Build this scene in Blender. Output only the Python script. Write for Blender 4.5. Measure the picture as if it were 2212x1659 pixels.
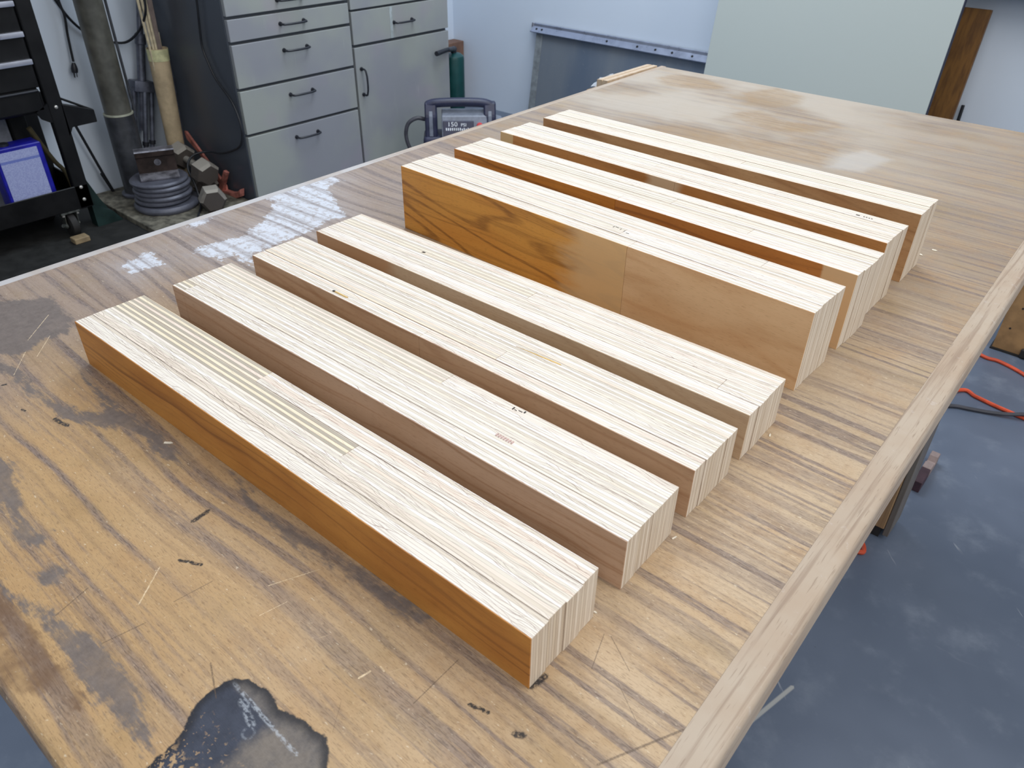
import bpy, bmesh, math, random, json
import numpy as np
from mathutils import Vector, Matrix

for o in list(bpy.data.objects):
    bpy.data.objects.remove(o, do_unlink=True)
SC = bpy.context.scene
COL = SC.collection
rng = random.Random(7)

# ------------------------------------------------------------------ camera, world, lights, exposure
cam_d = bpy.data.cameras.new('camera')
cam = bpy.data.objects.new('camera', cam_d)
COL.objects.link(cam)
R = [[0.757477, 0.652719, 0.013667], [0.381103, -0.425077, -0.821018], [-0.530084, 0.627111, -0.570739]]
m = Matrix.Identity(4)
for r in range(3):
    m[r][0] = R[0][r]; m[r][1] = -R[1][r]; m[r][2] = -R[2][r]
m[0][3], m[1][3], m[2][3] = 0.74401554, -0.21761374, 1.23283247
cam.matrix_world = m
cam_d.sensor_fit = 'HORIZONTAL'
cam_d.sensor_width = 36.0
cam_d.lens = 1661.735 / 2212.0 * 36.0
cam_d.clip_start = 0.02
cam_d.dof.use_dof = True
cam_d.dof.focus_distance = 0.85
cam_d.dof.aperture_fstop = 18.0
SC.camera = cam

W = bpy.data.worlds.new('world'); SC.world = W
W.use_nodes = True
bg = W.node_tree.nodes['Background']
bg.inputs[0].default_value = (0.80, 0.90, 1.0, 1)
bg.inputs[1].default_value = 0.42

def area(name, loc, target, sx, sy, power, col):
    l = bpy.data.lights.new(name, 'AREA'); l.shape = 'RECTANGLE'; l.size = sx; l.size_y = sy
    l.energy = power; l.color = col
    o = bpy.data.objects.new(name, l); COL.objects.link(o)
    o.location = loc
    d = Vector(target) - Vector(loc)
    o.rotation_euler = d.to_track_quat('-Z', 'Y').to_euler()
    return o
area('ceiling_lamp_bench', (0.25, 1.00, 2.75), (0.25, 1.0, 0), 1.6, 2.4, 27, (1.0, 0.98, 0.95))
area('fill_light_right', (2.7, 1.1, 2.5), (0.5, 0.6, 0.7), 1.4, 1.8, 40, (1.0, 0.98, 0.95))  # added fill to brighten the block ends, not a known fixture
area('ceiling_lamp_back', (-1.1, 2.1, 2.75), (-1.1, 2.1, 0), 1.4, 1.2, 46, (0.80, 0.90, 1.0))
area('fill_light_front', (1.9, -1.5, 2.5), (0.4, 0.3, 0.8), 1.8, 1.4, 30, (1.0, 0.97, 0.94))  # added fill to brighten the front faces, not a known fixture
SC.view_settings.view_transform = 'Standard'
SC.view_settings.look = 'None'
SC.view_settings.exposure = -0.10
SC.view_settings.gamma = 1.0
SC.view_settings.use_curve_mapping = False

# ------------------------------------------------------------------ node helpers
def lin(r, g, b):
    f = lambda c: (c / 255.0) / 12.92 if c / 255.0 <= 0.04045 else (((c / 255.0) + 0.055) / 1.055) ** 2.4
    return (f(r), f(g), f(b), 1.0)

class NT:
    def __init__(s, name):
        s.m = bpy.data.materials.new(name); s.m.use_nodes = True
        s.t = s.m.node_tree; s.N = s.t.nodes; s.b = s.N['Principled BSDF']
    def _in(s, sock, v):
        if isinstance(v, (int, float)):
            if hasattr(sock.default_value, '__len__'):
                sock.default_value = (v, v, v)[:len(sock.default_value)] if len(sock.default_value) == 3 else (v, v, v, 1)
            else: sock.default_value = v
        elif isinstance(v, (tuple, list)):
            if len(sock.default_value) == 3: sock.default_value = tuple(v)[:3]
            else: sock.default_value = tuple(v) if len(v) == 4 else tuple(v) + (1,)
        else: s.t.links.new(v, sock)
    def mth(s, op, a, b=None, c=None, clamp=False):
        n = s.N.new('ShaderNodeMath'); n.operation = op; n.use_clamp = clamp
        s._in(n.inputs[0], a)
        if b is not None: s._in(n.inputs[1], b)
        if c is not None: s._in(n.inputs[2], c)
        return n.outputs[0]
    def add(s, a, b): return s.mth('ADD', a, b)
    def sub(s, a, b): return s.mth('SUBTRACT', a, b)
    def mul(s, a, b): return s.mth('MULTIPLY', a, b)
    def mx(s, a, b): return s.mth('MAXIMUM', a, b)
    def mn(s, a, b): return s.mth('MINIMUM', a, b)
    def sst(s, x, a, b, lo=0.0, hi=1.0):
        n = s.N.new('ShaderNodeMapRange'); n.interpolation_type = 'SMOOTHSTEP'
        if isinstance(a, (int, float)) and isinstance(b, (int, float)) and a > b:
            a, b, lo, hi = b, a, hi, lo
        s._in(n.inputs['Value'], x); s._in(n.inputs['From Min'], a); s._in(n.inputs['From Max'], b)
        s._in(n.inputs['To Min'], lo); s._in(n.inputs['To Max'], hi)
        return n.outputs[0]
    def xyz(s, v):
        n = s.N.new('ShaderNodeSeparateXYZ'); s._in(n.inputs[0], v); return n.outputs[0], n.outputs[1], n.outputs[2]
    def vec(s, x, y, z=0.0):
        n = s.N.new('ShaderNodeCombineXYZ')
        for i, q in enumerate((x, y, z)): s._in(n.inputs[i], q)
        return n.outputs[0]
    def pos(s): return s.N.new('ShaderNodeNewGeometry').outputs['Position']
    def nor(s): return s.N.new('ShaderNodeNewGeometry').outputs['Normal']
    def obj(s): return s.N.new('ShaderNodeTexCoord').outputs['Object']
    def rand(s): return s.N.new('ShaderNodeObjectInfo').outputs['Random']
    def attr(s, name):
        n = s.N.new('ShaderNodeAttribute'); n.attribute_name = name; return n.outputs['Fac']
    def noise(s, v, scale=1.0, detail=2.0, rough=0.5, dist=0.0):
        n = s.N.new('ShaderNodeTexNoise'); n.noise_dimensions = '3D'
        s._in(n.inputs['Vector'], v); n.inputs['Scale'].default_value = scale
        n.inputs['Detail'].default_value = detail; n.inputs['Roughness'].default_value = rough
        n.inputs['Distortion'].default_value = dist
        return n.outputs[0]
    def white(s, v):
        n = s.N.new('ShaderNodeTexWhiteNoise'); n.noise_dimensions = '1D'; s._in(n.inputs['W'], v); return n.outputs[0]
    def mix(s, f, a, b, mode='MIX'):
        n = s.N.new('ShaderNodeMix'); n.data_type = 'RGBA'; n.blend_type = mode
        s._in(n.inputs[0], f); s._in(n.inputs[6], a); s._in(n.inputs[7], b)
        return n.outputs[2]
    def bump(s, h, strength=0.2, dist=0.001):
        n = s.N.new('ShaderNodeBump'); n.inputs['Strength'].default_value = strength
        n.inputs['Distance'].default_value = dist; s._in(n.inputs['Height'], h)
        s.t.links.new(n.outputs[0], s.b.inputs['Normal'])
    def out(s, col=None, rough=None, metal=None, spec=None, coat=None):
        if col is not None: s._in(s.b.inputs['Base Color'], col)
        if rough is not None: s._in(s.b.inputs['Roughness'], rough)
        if metal is not None: s._in(s.b.inputs['Metallic'], metal)
        if spec is not None: s._in(s.b.inputs['Specular IOR Level'], spec)
        if coat is not None: s._in(s.b.inputs['Coat Weight'], coat)
        return s.m
    def segm(s, x, y, a, b, w):
        """mask of a thin scratch from a to b (metres)"""
        dx, dy = b[0] - a[0], b[1] - a[1]; L = math.hypot(dx, dy); dx /= L; dy /= L
        px = s.sub(x, a[0]); py = s.sub(y, a[1])
        t = s.add(s.mul(px, dx), s.mul(py, dy)); d = s.mth('ABSOLUTE', s.sub(s.mul(py, dx), s.mul(px, dy)))
        o = s.mx(s.mx(s.mul(t, -1), s.sub(t, L)), 0.0)
        return s.sst(s.add(d, o), w * 1.3, w * 0.5)

def plain(name, rgb, rough=0.5, metal=0.0, var=0.12, scale=30.0, spec=0.5, bump=0.0):
    n = NT(name); c = lin(*rgb)
    f = n.noise(n.obj(), scale, 3, 0.6)
    d = tuple(q * (1 - var * 2.2) for q in c[:3]) + (1,); h = tuple(min(1, q * (1 + var)) for q in c[:3]) + (1,)
    if bump: n.bump(f, bump, 0.002)
    return n.out(n.mix(n.sst(f, 0.3, 0.7), d, h), n.sst(f, 0.2, 0.8, max(0.05, rough - 0.08), min(1, rough + 0.1)), metal, spec)

# ------------------------------------------------------------------ object helpers
def setp(o, label=None, cat=None, group=None, kind=None):
    if label: o['label'] = label
    if cat: o['category'] = cat
    if group: o['group'] = group
    if kind: o['kind'] = kind
    return o
def thing(name, label, cat, loc=(0, 0, 0), rotz=0.0, group=None):
    o = bpy.data.objects.new(name, None); COL.objects.link(o)
    o.empty_display_size = 0.05
    o.location = loc; o.rotation_euler = (0, 0, rotz)
    return setp(o, label, cat, group)
ROOT = {}
def wm(o):
    return Matrix.Translation(o.location) @ o.rotation_euler.to_matrix().to_4x4()
def root_of(p):
    while p.parent: p = p.parent
    return p
def link(name, bm, mat, parent=None, local=False, smooth=False, base=None):
    """bm is in world space unless local; parts have identity transforms under their thing"""
    if parent is not None and not local:
        bmesh.ops.transform(bm, matrix=wm(root_of(parent)).inverted(), verts=bm.verts)
    loc = None
    if parent is None:
        if base is None:
            xs = [v.co for v in bm.verts]
            lo = Vector([min(c[i] for c in xs) for i in range(3)]); hi = Vector([max(c[i] for c in xs) for i in range(3)])
            base = ((lo.x + hi.x) / 2, (lo.y + hi.y) / 2, lo.z)
        loc = Vector(base)
        bmesh.ops.translate(bm, vec=-loc, verts=bm.verts)
    me = bpy.data.meshes.new(name); bm.normal_update(); bm.to_mesh(me); bm.free()
    if smooth:
        me.shade_smooth()
        try: me.set_sharp_from_angle(angle=math.radians(38))
        except Exception: pass
    mats = mat if isinstance(mat, (list, tuple)) else [mat]
    for q in mats: me.materials.append(q)
    o = bpy.data.objects.new(name, me); COL.objects.link(o)
    if parent is not None: o.parent = parent
    else: o.location = loc
    return o
def single(name, bm, mat, label, cat, group=None, smooth=False, base=None):
    return setp(link(name, bm, mat, None, smooth=smooth, base=base), label, cat, group)
def struct(name, bm, mat):
    return setp(link(name, bm, mat, None), kind='structure')

def BM(): return bmesh.new()
def box(bm, x0, x1, y0, y1, z0, z1, bev=0.0, M=None, seg=1):
    t = bmesh.new()
    bmesh.ops.create_cube(t, size=1.0)
    for v in t.verts:
        v.co = Vector(((x0 + x1) / 2 + v.co.x * (x1 - x0), (y0 + y1) / 2 + v.co.y * (y1 - y0), (z0 + z1) / 2 + v.co.z * (z1 - z0)))
    if bev: bmesh.ops.bevel(t, geom=t.edges[:], offset=bev, segments=seg, affect='EDGES', profile=0.6)
    if M is not None: bmesh.ops.transform(t, matrix=M, verts=t.verts)
    merge(bm, t); return bm
def merge(bm, t):
    me = bpy.data.meshes.new('tmp'); t.to_mesh(me); t.free(); bm.from_mesh(me); bpy.data.meshes.remove(me)
def frame(p, q):
    d = (Vector(q) - Vector(p)); L = d.length
    return Matrix.Translation(p) @ d.to_track_quat('Z', 'Y').to_matrix().to_4x4(), L
def cyl(bm, p, q, r0, r1=None, n=20, caps=True, bev=0.0):
    r1 = r0 if r1 is None else r1
    M, L = frame(p, q)
    prof = [(r0, 0.0), (r1, L)]
    if bev: prof = [(r0 - bev, 0), (r0, bev), (r1, L - bev), (r1 - bev, L)]
    lathe(bm, prof, n, M, caps); return bm
def lathe(bm, prof, n=24, M=None, caps=True):
    rings = []
    for r, z in prof:
        ring = []
        for i in range(n):
            a = 2 * math.pi * i / n
            v = Vector((r * math.cos(a), r * math.sin(a), z))
            ring.append(bm.verts.new(M @ v if M is not None else v))
        rings.append(ring)
    for a, b in zip(rings, rings[1:]):
        for i in range(n):
            j = (i + 1) % n
            bm.faces.new((a[i], a[j], b[j], b[i]))
    if caps:
        bm.faces.new(rings[0][::-1]); bm.faces.new(rings[-1])
    return bm
def smoothpath(pts, k=6):
    P = [Vector(p) for p in pts]; out = []
    for i in range(len(P) - 1):
        a, b, c, d = P[max(0, i - 1)], P[i], P[i + 1], P[min(len(P) - 1, i + 2)]
        for j in range(k):
            t = j / k
            out.append(0.5 * ((2 * b) + (c - a) * t + (2 * a - 5 * b + 4 * c - d) * t * t + (3 * b - a - 3 * c + d) * t ** 3))
    out.append(P[-1]); return out
def tube(bm, pts, r, n=10, k=6, r_end=None):
    P = smoothpath(pts, k) if k > 1 else [Vector(p) for p in pts]
    rings = []; up = Vector((0.123, 0.31, 0.94)).normalized()
    for i, p in enumerate(P):
        d = (P[min(i + 1, len(P) - 1)] - P[max(i - 1, 0)]).normalized()
        u = up - d * up.dot(d)
        if u.length < 1e-3: u = Vector((1, 0, 0)) - d * d.x
        u.normalize(); w = d.cross(u); up = u
        rr = r if r_end is None else r + (r_end - r) * i / (len(P) - 1)
        rings.append([bm.verts.new(p + (u * math.cos(2 * math.pi * j / n) + w * math.sin(2 * math.pi * j / n)) * rr) for j in range(n)])
    for a, b in zip(rings, rings[1:]):
        for j in range(n):
            bm.faces.new((a[j], a[(j + 1) % n], b[(j + 1) % n], b[j]))
    bm.faces.new(rings[0][::-1]); bm.faces.new(rings[-1]); return bm
def prism(bm, poly, ax, a0, a1, bev=0.0):
    """extrude a 2D polygon along axis ax ('x': poly=(y,z), 'y': poly=(x,z), 'z': poly=(x,y))"""
    t = bmesh.new()
    def mk(p, h):
        return {'x': (h, p[0], p[1]), 'y': (p[0], h, p[1]), 'z': (p[0], p[1], h)}[ax]
    A = [t.verts.new(mk(p, a0)) for p in poly]; B = [t.verts.new(mk(p, a1)) for p in poly]
    t.faces.new(A); t.faces.new(B[::-1])
    n = len(poly)
    for i in range(n): t.faces.new((A[i], B[i], B[(i + 1) % n], A[(i + 1) % n]))
    bmesh.ops.recalc_face_normals(t, faces=t.faces[:])
    if bev: bmesh.ops.bevel(t, geom=t.edges[:], offset=bev, segments=1, affect='EDGES')
    merge(bm, t); return bm
def fixn(bm):
    bmesh.ops.recalc_face_normals(bm, faces=bm.faces[:]); return bm
def text_bm(txt, size, depth=0.0004):
    cu = bpy.data.curves.new('t', 'FONT'); cu.body = txt; cu.size = size; cu.extrude = depth; cu.align_x = 'LEFT'
    cu.resolution_u = 3
    o = bpy.data.objects.new('t', cu); COL.objects.link(o)
    dg = bpy.context.evaluated_depsgraph_get()
    me = bpy.data.meshes.new_from_object(o.evaluated_get(dg))
    bm = bmesh.new(); bm.from_mesh(me)
    bpy.data.objects.remove(o, do_unlink=True); bpy.data.meshes.remove(me)
    return bm
# ------------------------------------------------------------------ materials of the room
def floor_mat():
    n = NT('sealed_concrete'); p = n.pos(); x, y, z = n.xyz(p)
    a = n.noise(p, 1.3, 4, 0.6); b = n.noise(p, 9.0, 5, 0.65); c = n.noise(n.vec(n.mul(x, 3), n.mul(y, 14), 0), 1.0, 4, 0.7)
    col = n.mix(n.sst(a, 0.25, 0.75), lin(80, 90, 107), lin(108, 118, 136))
    col = n.mix(n.sst(b, 0.5, 0.8, 0, 0.35), col, lin(146, 154, 166))
    col = n.mix(n.sst(c, 0.66, 0.78, 0, 0.3), col, lin(168, 172, 178))
    sc = n.noise(n.vec(n.mul(n.add(x, y), 40), n.mul(n.sub(x, y), 4), 0), 1.0, 3, 0.6)
    col = n.mix(n.sst(sc, 0.70, 0.76, 0, 0.35), col, lin(190, 192, 195))
    dk = n.noise(p, 45.0, 3, 0.7)
    col = n.mix(n.sst(dk, 0.70, 0.78, 0, 0.5), col, lin(50, 55, 64))
    col = n.mix(n.segm(x, y, (0.53, 0.45), (0.60, 0.75), 0.004), col, lin(170, 170, 168))
    n.bump(b, 0.15, 0.002)
    return n.out(col, n.sst(a, 0.3, 0.7, 0.30, 0.48), 0, 0.5)
def wall_mat():
    n = NT('white_paint'); p = n.pos(); a = n.noise(p, 2.0, 3, 0.5); b = n.noise(p, 160.0, 2, 0.5)
    n.bump(b, 0.12, 0.001)
    return n.out(n.mix(a, lin(206, 218, 234), lin(220, 229, 240)), 0.6)
M_floor = floor_mat(); M_wall = wall_mat()
ZT = 0.80
TH = 0.036

# ------------------------------------------------------------------ setting
XL, YF = -2.60, 3.17
struct('floor', box(BM(), -2.7, 3.2, -3.0, 3.3, -0.06, 0.0), M_floor)
struct('wall_left', box(BM(), XL - 0.1, XL, -3.0, YF + 0.1, 0.0, 2.8), M_wall)
struct('wall_back', box(BM(), XL, 3.2, YF, YF + 0.1, 0.0, 2.8), M_wall)

# ------------------------------------------------------------------ workbench
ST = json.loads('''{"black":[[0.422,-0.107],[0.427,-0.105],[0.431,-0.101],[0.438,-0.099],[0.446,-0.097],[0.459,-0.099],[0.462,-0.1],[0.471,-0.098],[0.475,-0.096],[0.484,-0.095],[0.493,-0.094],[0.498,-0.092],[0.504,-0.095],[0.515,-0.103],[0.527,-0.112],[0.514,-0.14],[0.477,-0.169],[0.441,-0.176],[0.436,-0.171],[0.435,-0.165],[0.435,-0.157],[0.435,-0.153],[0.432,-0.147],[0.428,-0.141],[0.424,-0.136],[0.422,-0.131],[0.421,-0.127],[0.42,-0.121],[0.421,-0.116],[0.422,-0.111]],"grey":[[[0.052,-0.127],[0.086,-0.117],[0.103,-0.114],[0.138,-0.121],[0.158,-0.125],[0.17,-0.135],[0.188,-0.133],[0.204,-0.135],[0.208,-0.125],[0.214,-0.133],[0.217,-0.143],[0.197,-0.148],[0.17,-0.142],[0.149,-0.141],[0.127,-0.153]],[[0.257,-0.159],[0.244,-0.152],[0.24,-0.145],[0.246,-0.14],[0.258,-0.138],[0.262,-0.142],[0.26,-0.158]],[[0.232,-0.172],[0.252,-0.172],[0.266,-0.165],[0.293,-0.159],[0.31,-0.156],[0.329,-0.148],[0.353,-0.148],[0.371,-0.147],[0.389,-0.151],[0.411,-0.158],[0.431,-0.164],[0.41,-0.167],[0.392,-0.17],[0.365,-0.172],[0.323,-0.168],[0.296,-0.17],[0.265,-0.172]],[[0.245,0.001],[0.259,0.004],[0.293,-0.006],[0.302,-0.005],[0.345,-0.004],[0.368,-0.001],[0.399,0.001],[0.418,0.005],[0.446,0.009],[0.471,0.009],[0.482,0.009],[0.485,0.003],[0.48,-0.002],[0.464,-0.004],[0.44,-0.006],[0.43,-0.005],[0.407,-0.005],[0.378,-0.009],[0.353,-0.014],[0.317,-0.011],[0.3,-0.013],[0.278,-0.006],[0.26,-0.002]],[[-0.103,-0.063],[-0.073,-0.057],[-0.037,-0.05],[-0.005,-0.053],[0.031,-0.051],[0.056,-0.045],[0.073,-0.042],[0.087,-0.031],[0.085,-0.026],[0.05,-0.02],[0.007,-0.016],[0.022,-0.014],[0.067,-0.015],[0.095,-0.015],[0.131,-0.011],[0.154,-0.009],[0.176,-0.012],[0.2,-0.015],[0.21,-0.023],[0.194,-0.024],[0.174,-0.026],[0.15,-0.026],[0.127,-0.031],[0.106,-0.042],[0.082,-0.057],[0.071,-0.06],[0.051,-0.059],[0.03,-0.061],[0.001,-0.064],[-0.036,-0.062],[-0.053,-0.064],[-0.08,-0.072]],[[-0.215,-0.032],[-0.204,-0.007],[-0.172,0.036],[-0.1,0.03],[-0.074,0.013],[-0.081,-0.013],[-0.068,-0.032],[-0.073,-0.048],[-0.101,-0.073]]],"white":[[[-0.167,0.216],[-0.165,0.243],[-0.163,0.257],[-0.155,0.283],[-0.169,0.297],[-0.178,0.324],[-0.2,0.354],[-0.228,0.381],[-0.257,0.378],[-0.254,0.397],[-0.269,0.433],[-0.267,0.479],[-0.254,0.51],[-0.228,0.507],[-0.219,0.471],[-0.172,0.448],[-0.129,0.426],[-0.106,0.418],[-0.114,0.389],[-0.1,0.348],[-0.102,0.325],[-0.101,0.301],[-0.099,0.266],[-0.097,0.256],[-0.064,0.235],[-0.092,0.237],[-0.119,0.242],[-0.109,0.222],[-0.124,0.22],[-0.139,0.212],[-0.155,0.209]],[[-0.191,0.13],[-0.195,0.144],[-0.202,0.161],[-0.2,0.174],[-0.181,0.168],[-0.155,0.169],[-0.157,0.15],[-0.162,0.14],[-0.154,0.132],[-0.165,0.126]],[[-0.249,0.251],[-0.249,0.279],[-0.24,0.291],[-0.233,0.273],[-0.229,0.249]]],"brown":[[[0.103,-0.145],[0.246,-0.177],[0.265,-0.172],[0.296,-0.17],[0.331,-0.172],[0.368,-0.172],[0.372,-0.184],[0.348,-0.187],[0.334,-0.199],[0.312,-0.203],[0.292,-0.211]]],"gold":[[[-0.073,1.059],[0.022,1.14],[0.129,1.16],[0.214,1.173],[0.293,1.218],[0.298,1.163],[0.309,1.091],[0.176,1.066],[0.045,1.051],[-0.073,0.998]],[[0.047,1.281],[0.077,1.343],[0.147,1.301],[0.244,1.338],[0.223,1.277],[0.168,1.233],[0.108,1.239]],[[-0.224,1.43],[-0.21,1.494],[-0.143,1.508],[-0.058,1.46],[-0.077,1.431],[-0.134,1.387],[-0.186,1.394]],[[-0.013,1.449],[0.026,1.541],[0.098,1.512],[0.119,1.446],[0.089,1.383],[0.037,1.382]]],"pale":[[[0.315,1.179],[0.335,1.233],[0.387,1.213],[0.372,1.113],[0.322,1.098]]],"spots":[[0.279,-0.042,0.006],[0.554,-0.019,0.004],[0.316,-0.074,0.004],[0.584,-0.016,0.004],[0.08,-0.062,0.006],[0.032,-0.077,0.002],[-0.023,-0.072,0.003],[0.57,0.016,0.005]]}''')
def poly_sdf(px, py, poly):
    P = np.array(poly); n = len(P)
    d = np.full(px.shape, 1e9); ins = np.zeros(px.shape, bool)
    for i in range(n):
        ax, ay = P[i]; bx, by = P[(i + 1) % n]
        ex, ey = bx - ax, by - ay; wx, wy = px - ax, py - ay
        t = np.clip((wx * ex + wy * ey) / max(1e-12, ex * ex + ey * ey), 0, 1)
        d = np.minimum(d, (wx - ex * t) ** 2 + (wy - ey * t) ** 2)
        c = ((ay > py) != (by > py)) & (px < (bx - ax) * (py - ay) / (by - ay + 1e-12) + ax)
        ins ^= c
    return np.where(ins, 1, -1) * np.sqrt(d)

def bench_mat():
    n = NT('worn_oak_bench_top'); p = n.pos(); x, y, z = n.xyz(p)
    w1 = n.sub(n.noise(n.vec(n.mul(x, 1.5), n.mul(y, 2.6), 3.1), 1.0, 2, 0.5), 0.5)
    w2 = n.sub(n.noise(n.vec(n.mul(x, 7), n.mul(y, 16), 1.7), 1.0, 2, 0.5), 0.5)
    yw = n.add(y, n.add(n.mul(w1, 0.11), n.mul(w2, 0.006)))
    far = n.sst(y, 0.15, 1.0)
    near = n.sst(y, 1.1, 0.3)
    gran = n.noise(p, 850.0, 2, 0.6)
    dash = n.noise(n.vec(n.mul(x, 95), n.mul(y, 1000), 2), 1.0, 2, 0.6)
    mid0 = n.noise(n.vec(n.mul(x, 40), n.mul(y, 300), 3), 1.0, 3, 0.7)
    s1 = n.noise(n.vec(n.mul(x, 0.9), n.mul(yw, 74), 0), 1.0, 2.5, 0.55)
    s2 = n.noise(n.vec(n.mul(x, 2.0), n.mul(yw, 190), 5), 1.0, 2, 0.6)
    brk = n.noise(n.vec(n.mul(x, 9), n.mul(y, 60), 8), 1.0, 3, 0.6)
    stripe = n.mul(n.sst(n.add(s1, n.mul(n.sub(mid0, 0.5), 0.18)), 0.46, 0.63), n.sst(brk, 0.30, 0.60, 0.5, 1.0))
    s3 = n.noise(n.vec(n.mul(x, 1.1), n.mul(n.add(y, n.mul(w2, 0.004)), 125), 21), 1.0, 1.5, 0.5)
    thin = n.mul(n.sst(n.add(s3, n.mul(n.sub(mid0, 0.5), 0.16)), 0.53, 0.62), n.sst(n.noise(n.vec(n.mul(x, 3), n.mul(y, 9), 13), 1.0, 2, 0.5), 0.34, 0.5))
    rgt = n.sst(n.add(x, n.mul(y, 0.3)), 0.25, 0.60)
    stripe = n.mx(n.mul(stripe, n.sub(1.0, n.mul(rgt, 0.45))), n.mul(thin, n.mul(rgt, 0.85)))
    stripe2 = n.sst(n.add(s2, n.mul(n.sub(mid0, 0.5), 0.3)), 0.48, 0.70)
    pore = n.sst(n.noise(n.vec(n.mul(x, 170), n.mul(y, 1700), 0), 1.0, 1.5, 0.5), 0.57, 0.66)
    big = n.noise(n.vec(n.mul(x, 2.6), n.mul(y, 5.0), 9), 1.0, 3, 0.6)
    mid = n.noise(p, 22.0, 4, 0.65)
    fine = n.noise(p, 260.0, 3, 0.7)
    # base colour: golden where the finish survives, paler tan where it is scrubbed
    wear = n.sst(n.add(n.add(n.mul(x, 0.95), n.mul(y, 0.75)), n.mul(n.sub(big, 0.5), 0.9)), 0.05, 0.75)
    col = n.mix(wear, lin(180, 148, 106), lin(190, 168, 140))
    col = n.mix(n.mul(far, n.sst(big, 0.2, 0.6, 0.55, 0.95)), col, lin(142, 126, 109))
    col = n.mix(n.sst(mid, 0.40, 0.75, 0.0, 0.45), col, lin(166, 130, 88))
    # grey wear on the back left side
    lf = n.mul(n.sst(n.add(x, n.mul(n.sub(big, 0.5), 0.35)), 0.10, -0.14), n.sst(y, 0.95, 0.6, 0.0, 1.0))
    col = n.mix(n.mul(lf, 0.85), col, lin(150, 134, 124))
    lines = n.mix(fine, lin(98, 84, 80), lin(140, 128, 126))
    col = n.mix(n.mul(stripe, n.sst(wear, 0, 1, 0.84, 0.80)), col, lines)
    col = n.mix(n.mul(stripe2, 0.34), col, lin(120, 98, 80))
    olive = n.noise(n.vec(n.mul(x, 9), n.mul(y, 14), 6), 1.0, 4, 0.65)
    col = n.mix(n.sst(olive, 0.50, 0.72, 0, 0.35), col, lin(146, 122, 80))
    col = n.mix(n.mul(n.mul(stripe, n.sst(dash, 0.50, 0.62)), n.sst(y, 1.2, 0.2, 0.25, 0.62)), col, lin(78, 66, 62))
    col = n.mix(n.mul(pore, n.sst(y, 1.0, 0.2, 0.10, 0.42)), col, lin(104, 78, 56))
    col = n.mix(n.mul(n.sst(gran, 0.55, 0.75), 0.22), col, lin(90, 72, 58))
    col = n.mix(n.sst(fine, 0.60, 0.78, 0, 0.34), col, lin(226, 204, 168))
    flk = n.noise(n.vec(n.mul(x, 160), n.mul(y, 420), 11), 1.0, 2, 0.6)
    col = n.mix(n.mul(n.sst(flk, 0.66, 0.74), n.mul(near, 0.5)), col, lin(222, 208, 184))
    r1 = n.add(n.mul(x, 0.45), n.mul(y, 0.89)); r2 = n.sub(n.mul(x, 0.89), n.mul(y, 0.45))
    crs = n.noise(n.vec(n.mul(r1, 22), n.mul(r2, 1100), 0), 1.0, 2, 0.55)
    col = n.mix(n.mul(n.sst(crs, 0.70, 0.76), n.mul(near, 0.4)), col, lin(220, 196, 156))
    crd = n.noise(n.vec(n.mul(n.sub(n.mul(x, 0.6), n.mul(y, 0.8)), 18), n.mul(n.add(n.mul(x, 0.8), n.mul(y, 0.6)), 800), 4), 1.0, 2, 0.55)
    col = n.mix(n.mul(n.sst(crd, 0.71, 0.77), n.mul(near, 0.45)), col, lin(92, 74, 60))
    wob = n.mul(n.sub(n.noise(p, 90.0, 4, 0.7), 0.5), 0.012)
    wob2 = n.mul(n.sub(n.noise(n.vec(n.mul(x, 30), n.mul(y, 160), 0), 1.0, 4, 0.7), 0.5), 0.03)
    # brown finish remnants, golden cleaned spots, pale spot
    br = n.add(n.attr('sd_brown'), n.add(wob, wob2))
    col = n.mix(n.mul(n.sst(br, -0.004, 0.004), n.sst(mid, 0.35, 0.6, 0.25, 0.85)), col, lin(110, 84, 62))
    go = n.add(n.attr('sd_gold'), n.add(n.mul(wob, 2.0), wob2))
    pl0 = n.add(n.attr('sd_pale'), n.mul(wob, 1.6))
    dust_lit = n.mul(n.mul(n.sst(y, 0.90, 1.20), n.sst(x, 0.62, 0.15, 0.25, 1.0)), n.sst(n.noise(n.vec(n.mul(x, 3.5), n.mul(y, 6), 2), 1.0, 3, 0.6), 0.30, 0.60, 0.10, 0.85))
    col = n.mix(dust_lit, col, lin(178, 168, 156))
    col = n.mix(n.mul(n.sst(go, -0.012, 0.012, 0, 0.62), n.sst(mid0, 0.3, 0.6, 0.35, 1.0)), col, n.mix(stripe, lin(158, 131, 98), lin(128, 106, 84)))
    col = n.mix(n.sst(pl0, -0.012, 0.012, 0, 0.55), col, lin(182, 178, 174))
    # grey worn-through areas
    gr = n.add(n.attr('sd_grey'), n.add(n.mul(wob, 1.2), wob2))
    gcol = n.mix(n.noise(p, 130.0, 4, 0.75), lin(80, 72, 70), lin(132, 121, 115))
    gm = n.mul(n.sst(gr, -0.003, 0.005), n.sst(mid, 0.25, 0.55, 0.72, 0.97))
    col = n.mix(gm, col, gcol)
    # varnish patches on the back left side, their whitish glare painted into the colour
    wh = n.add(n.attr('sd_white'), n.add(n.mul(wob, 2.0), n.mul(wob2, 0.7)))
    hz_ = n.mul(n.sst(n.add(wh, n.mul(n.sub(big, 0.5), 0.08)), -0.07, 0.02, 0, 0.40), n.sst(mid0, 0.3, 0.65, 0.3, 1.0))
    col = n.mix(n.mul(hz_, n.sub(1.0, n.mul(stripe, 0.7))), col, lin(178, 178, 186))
    wm_ = n.mul(n.sst(n.add(wh, n.mul(n.sub(n.noise(p, 190.0, 4, 0.75), 0.5), 0.016)), -0.001, 0.0025), n.sub(1.0, n.mul(stripe, 0.75)))
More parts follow.
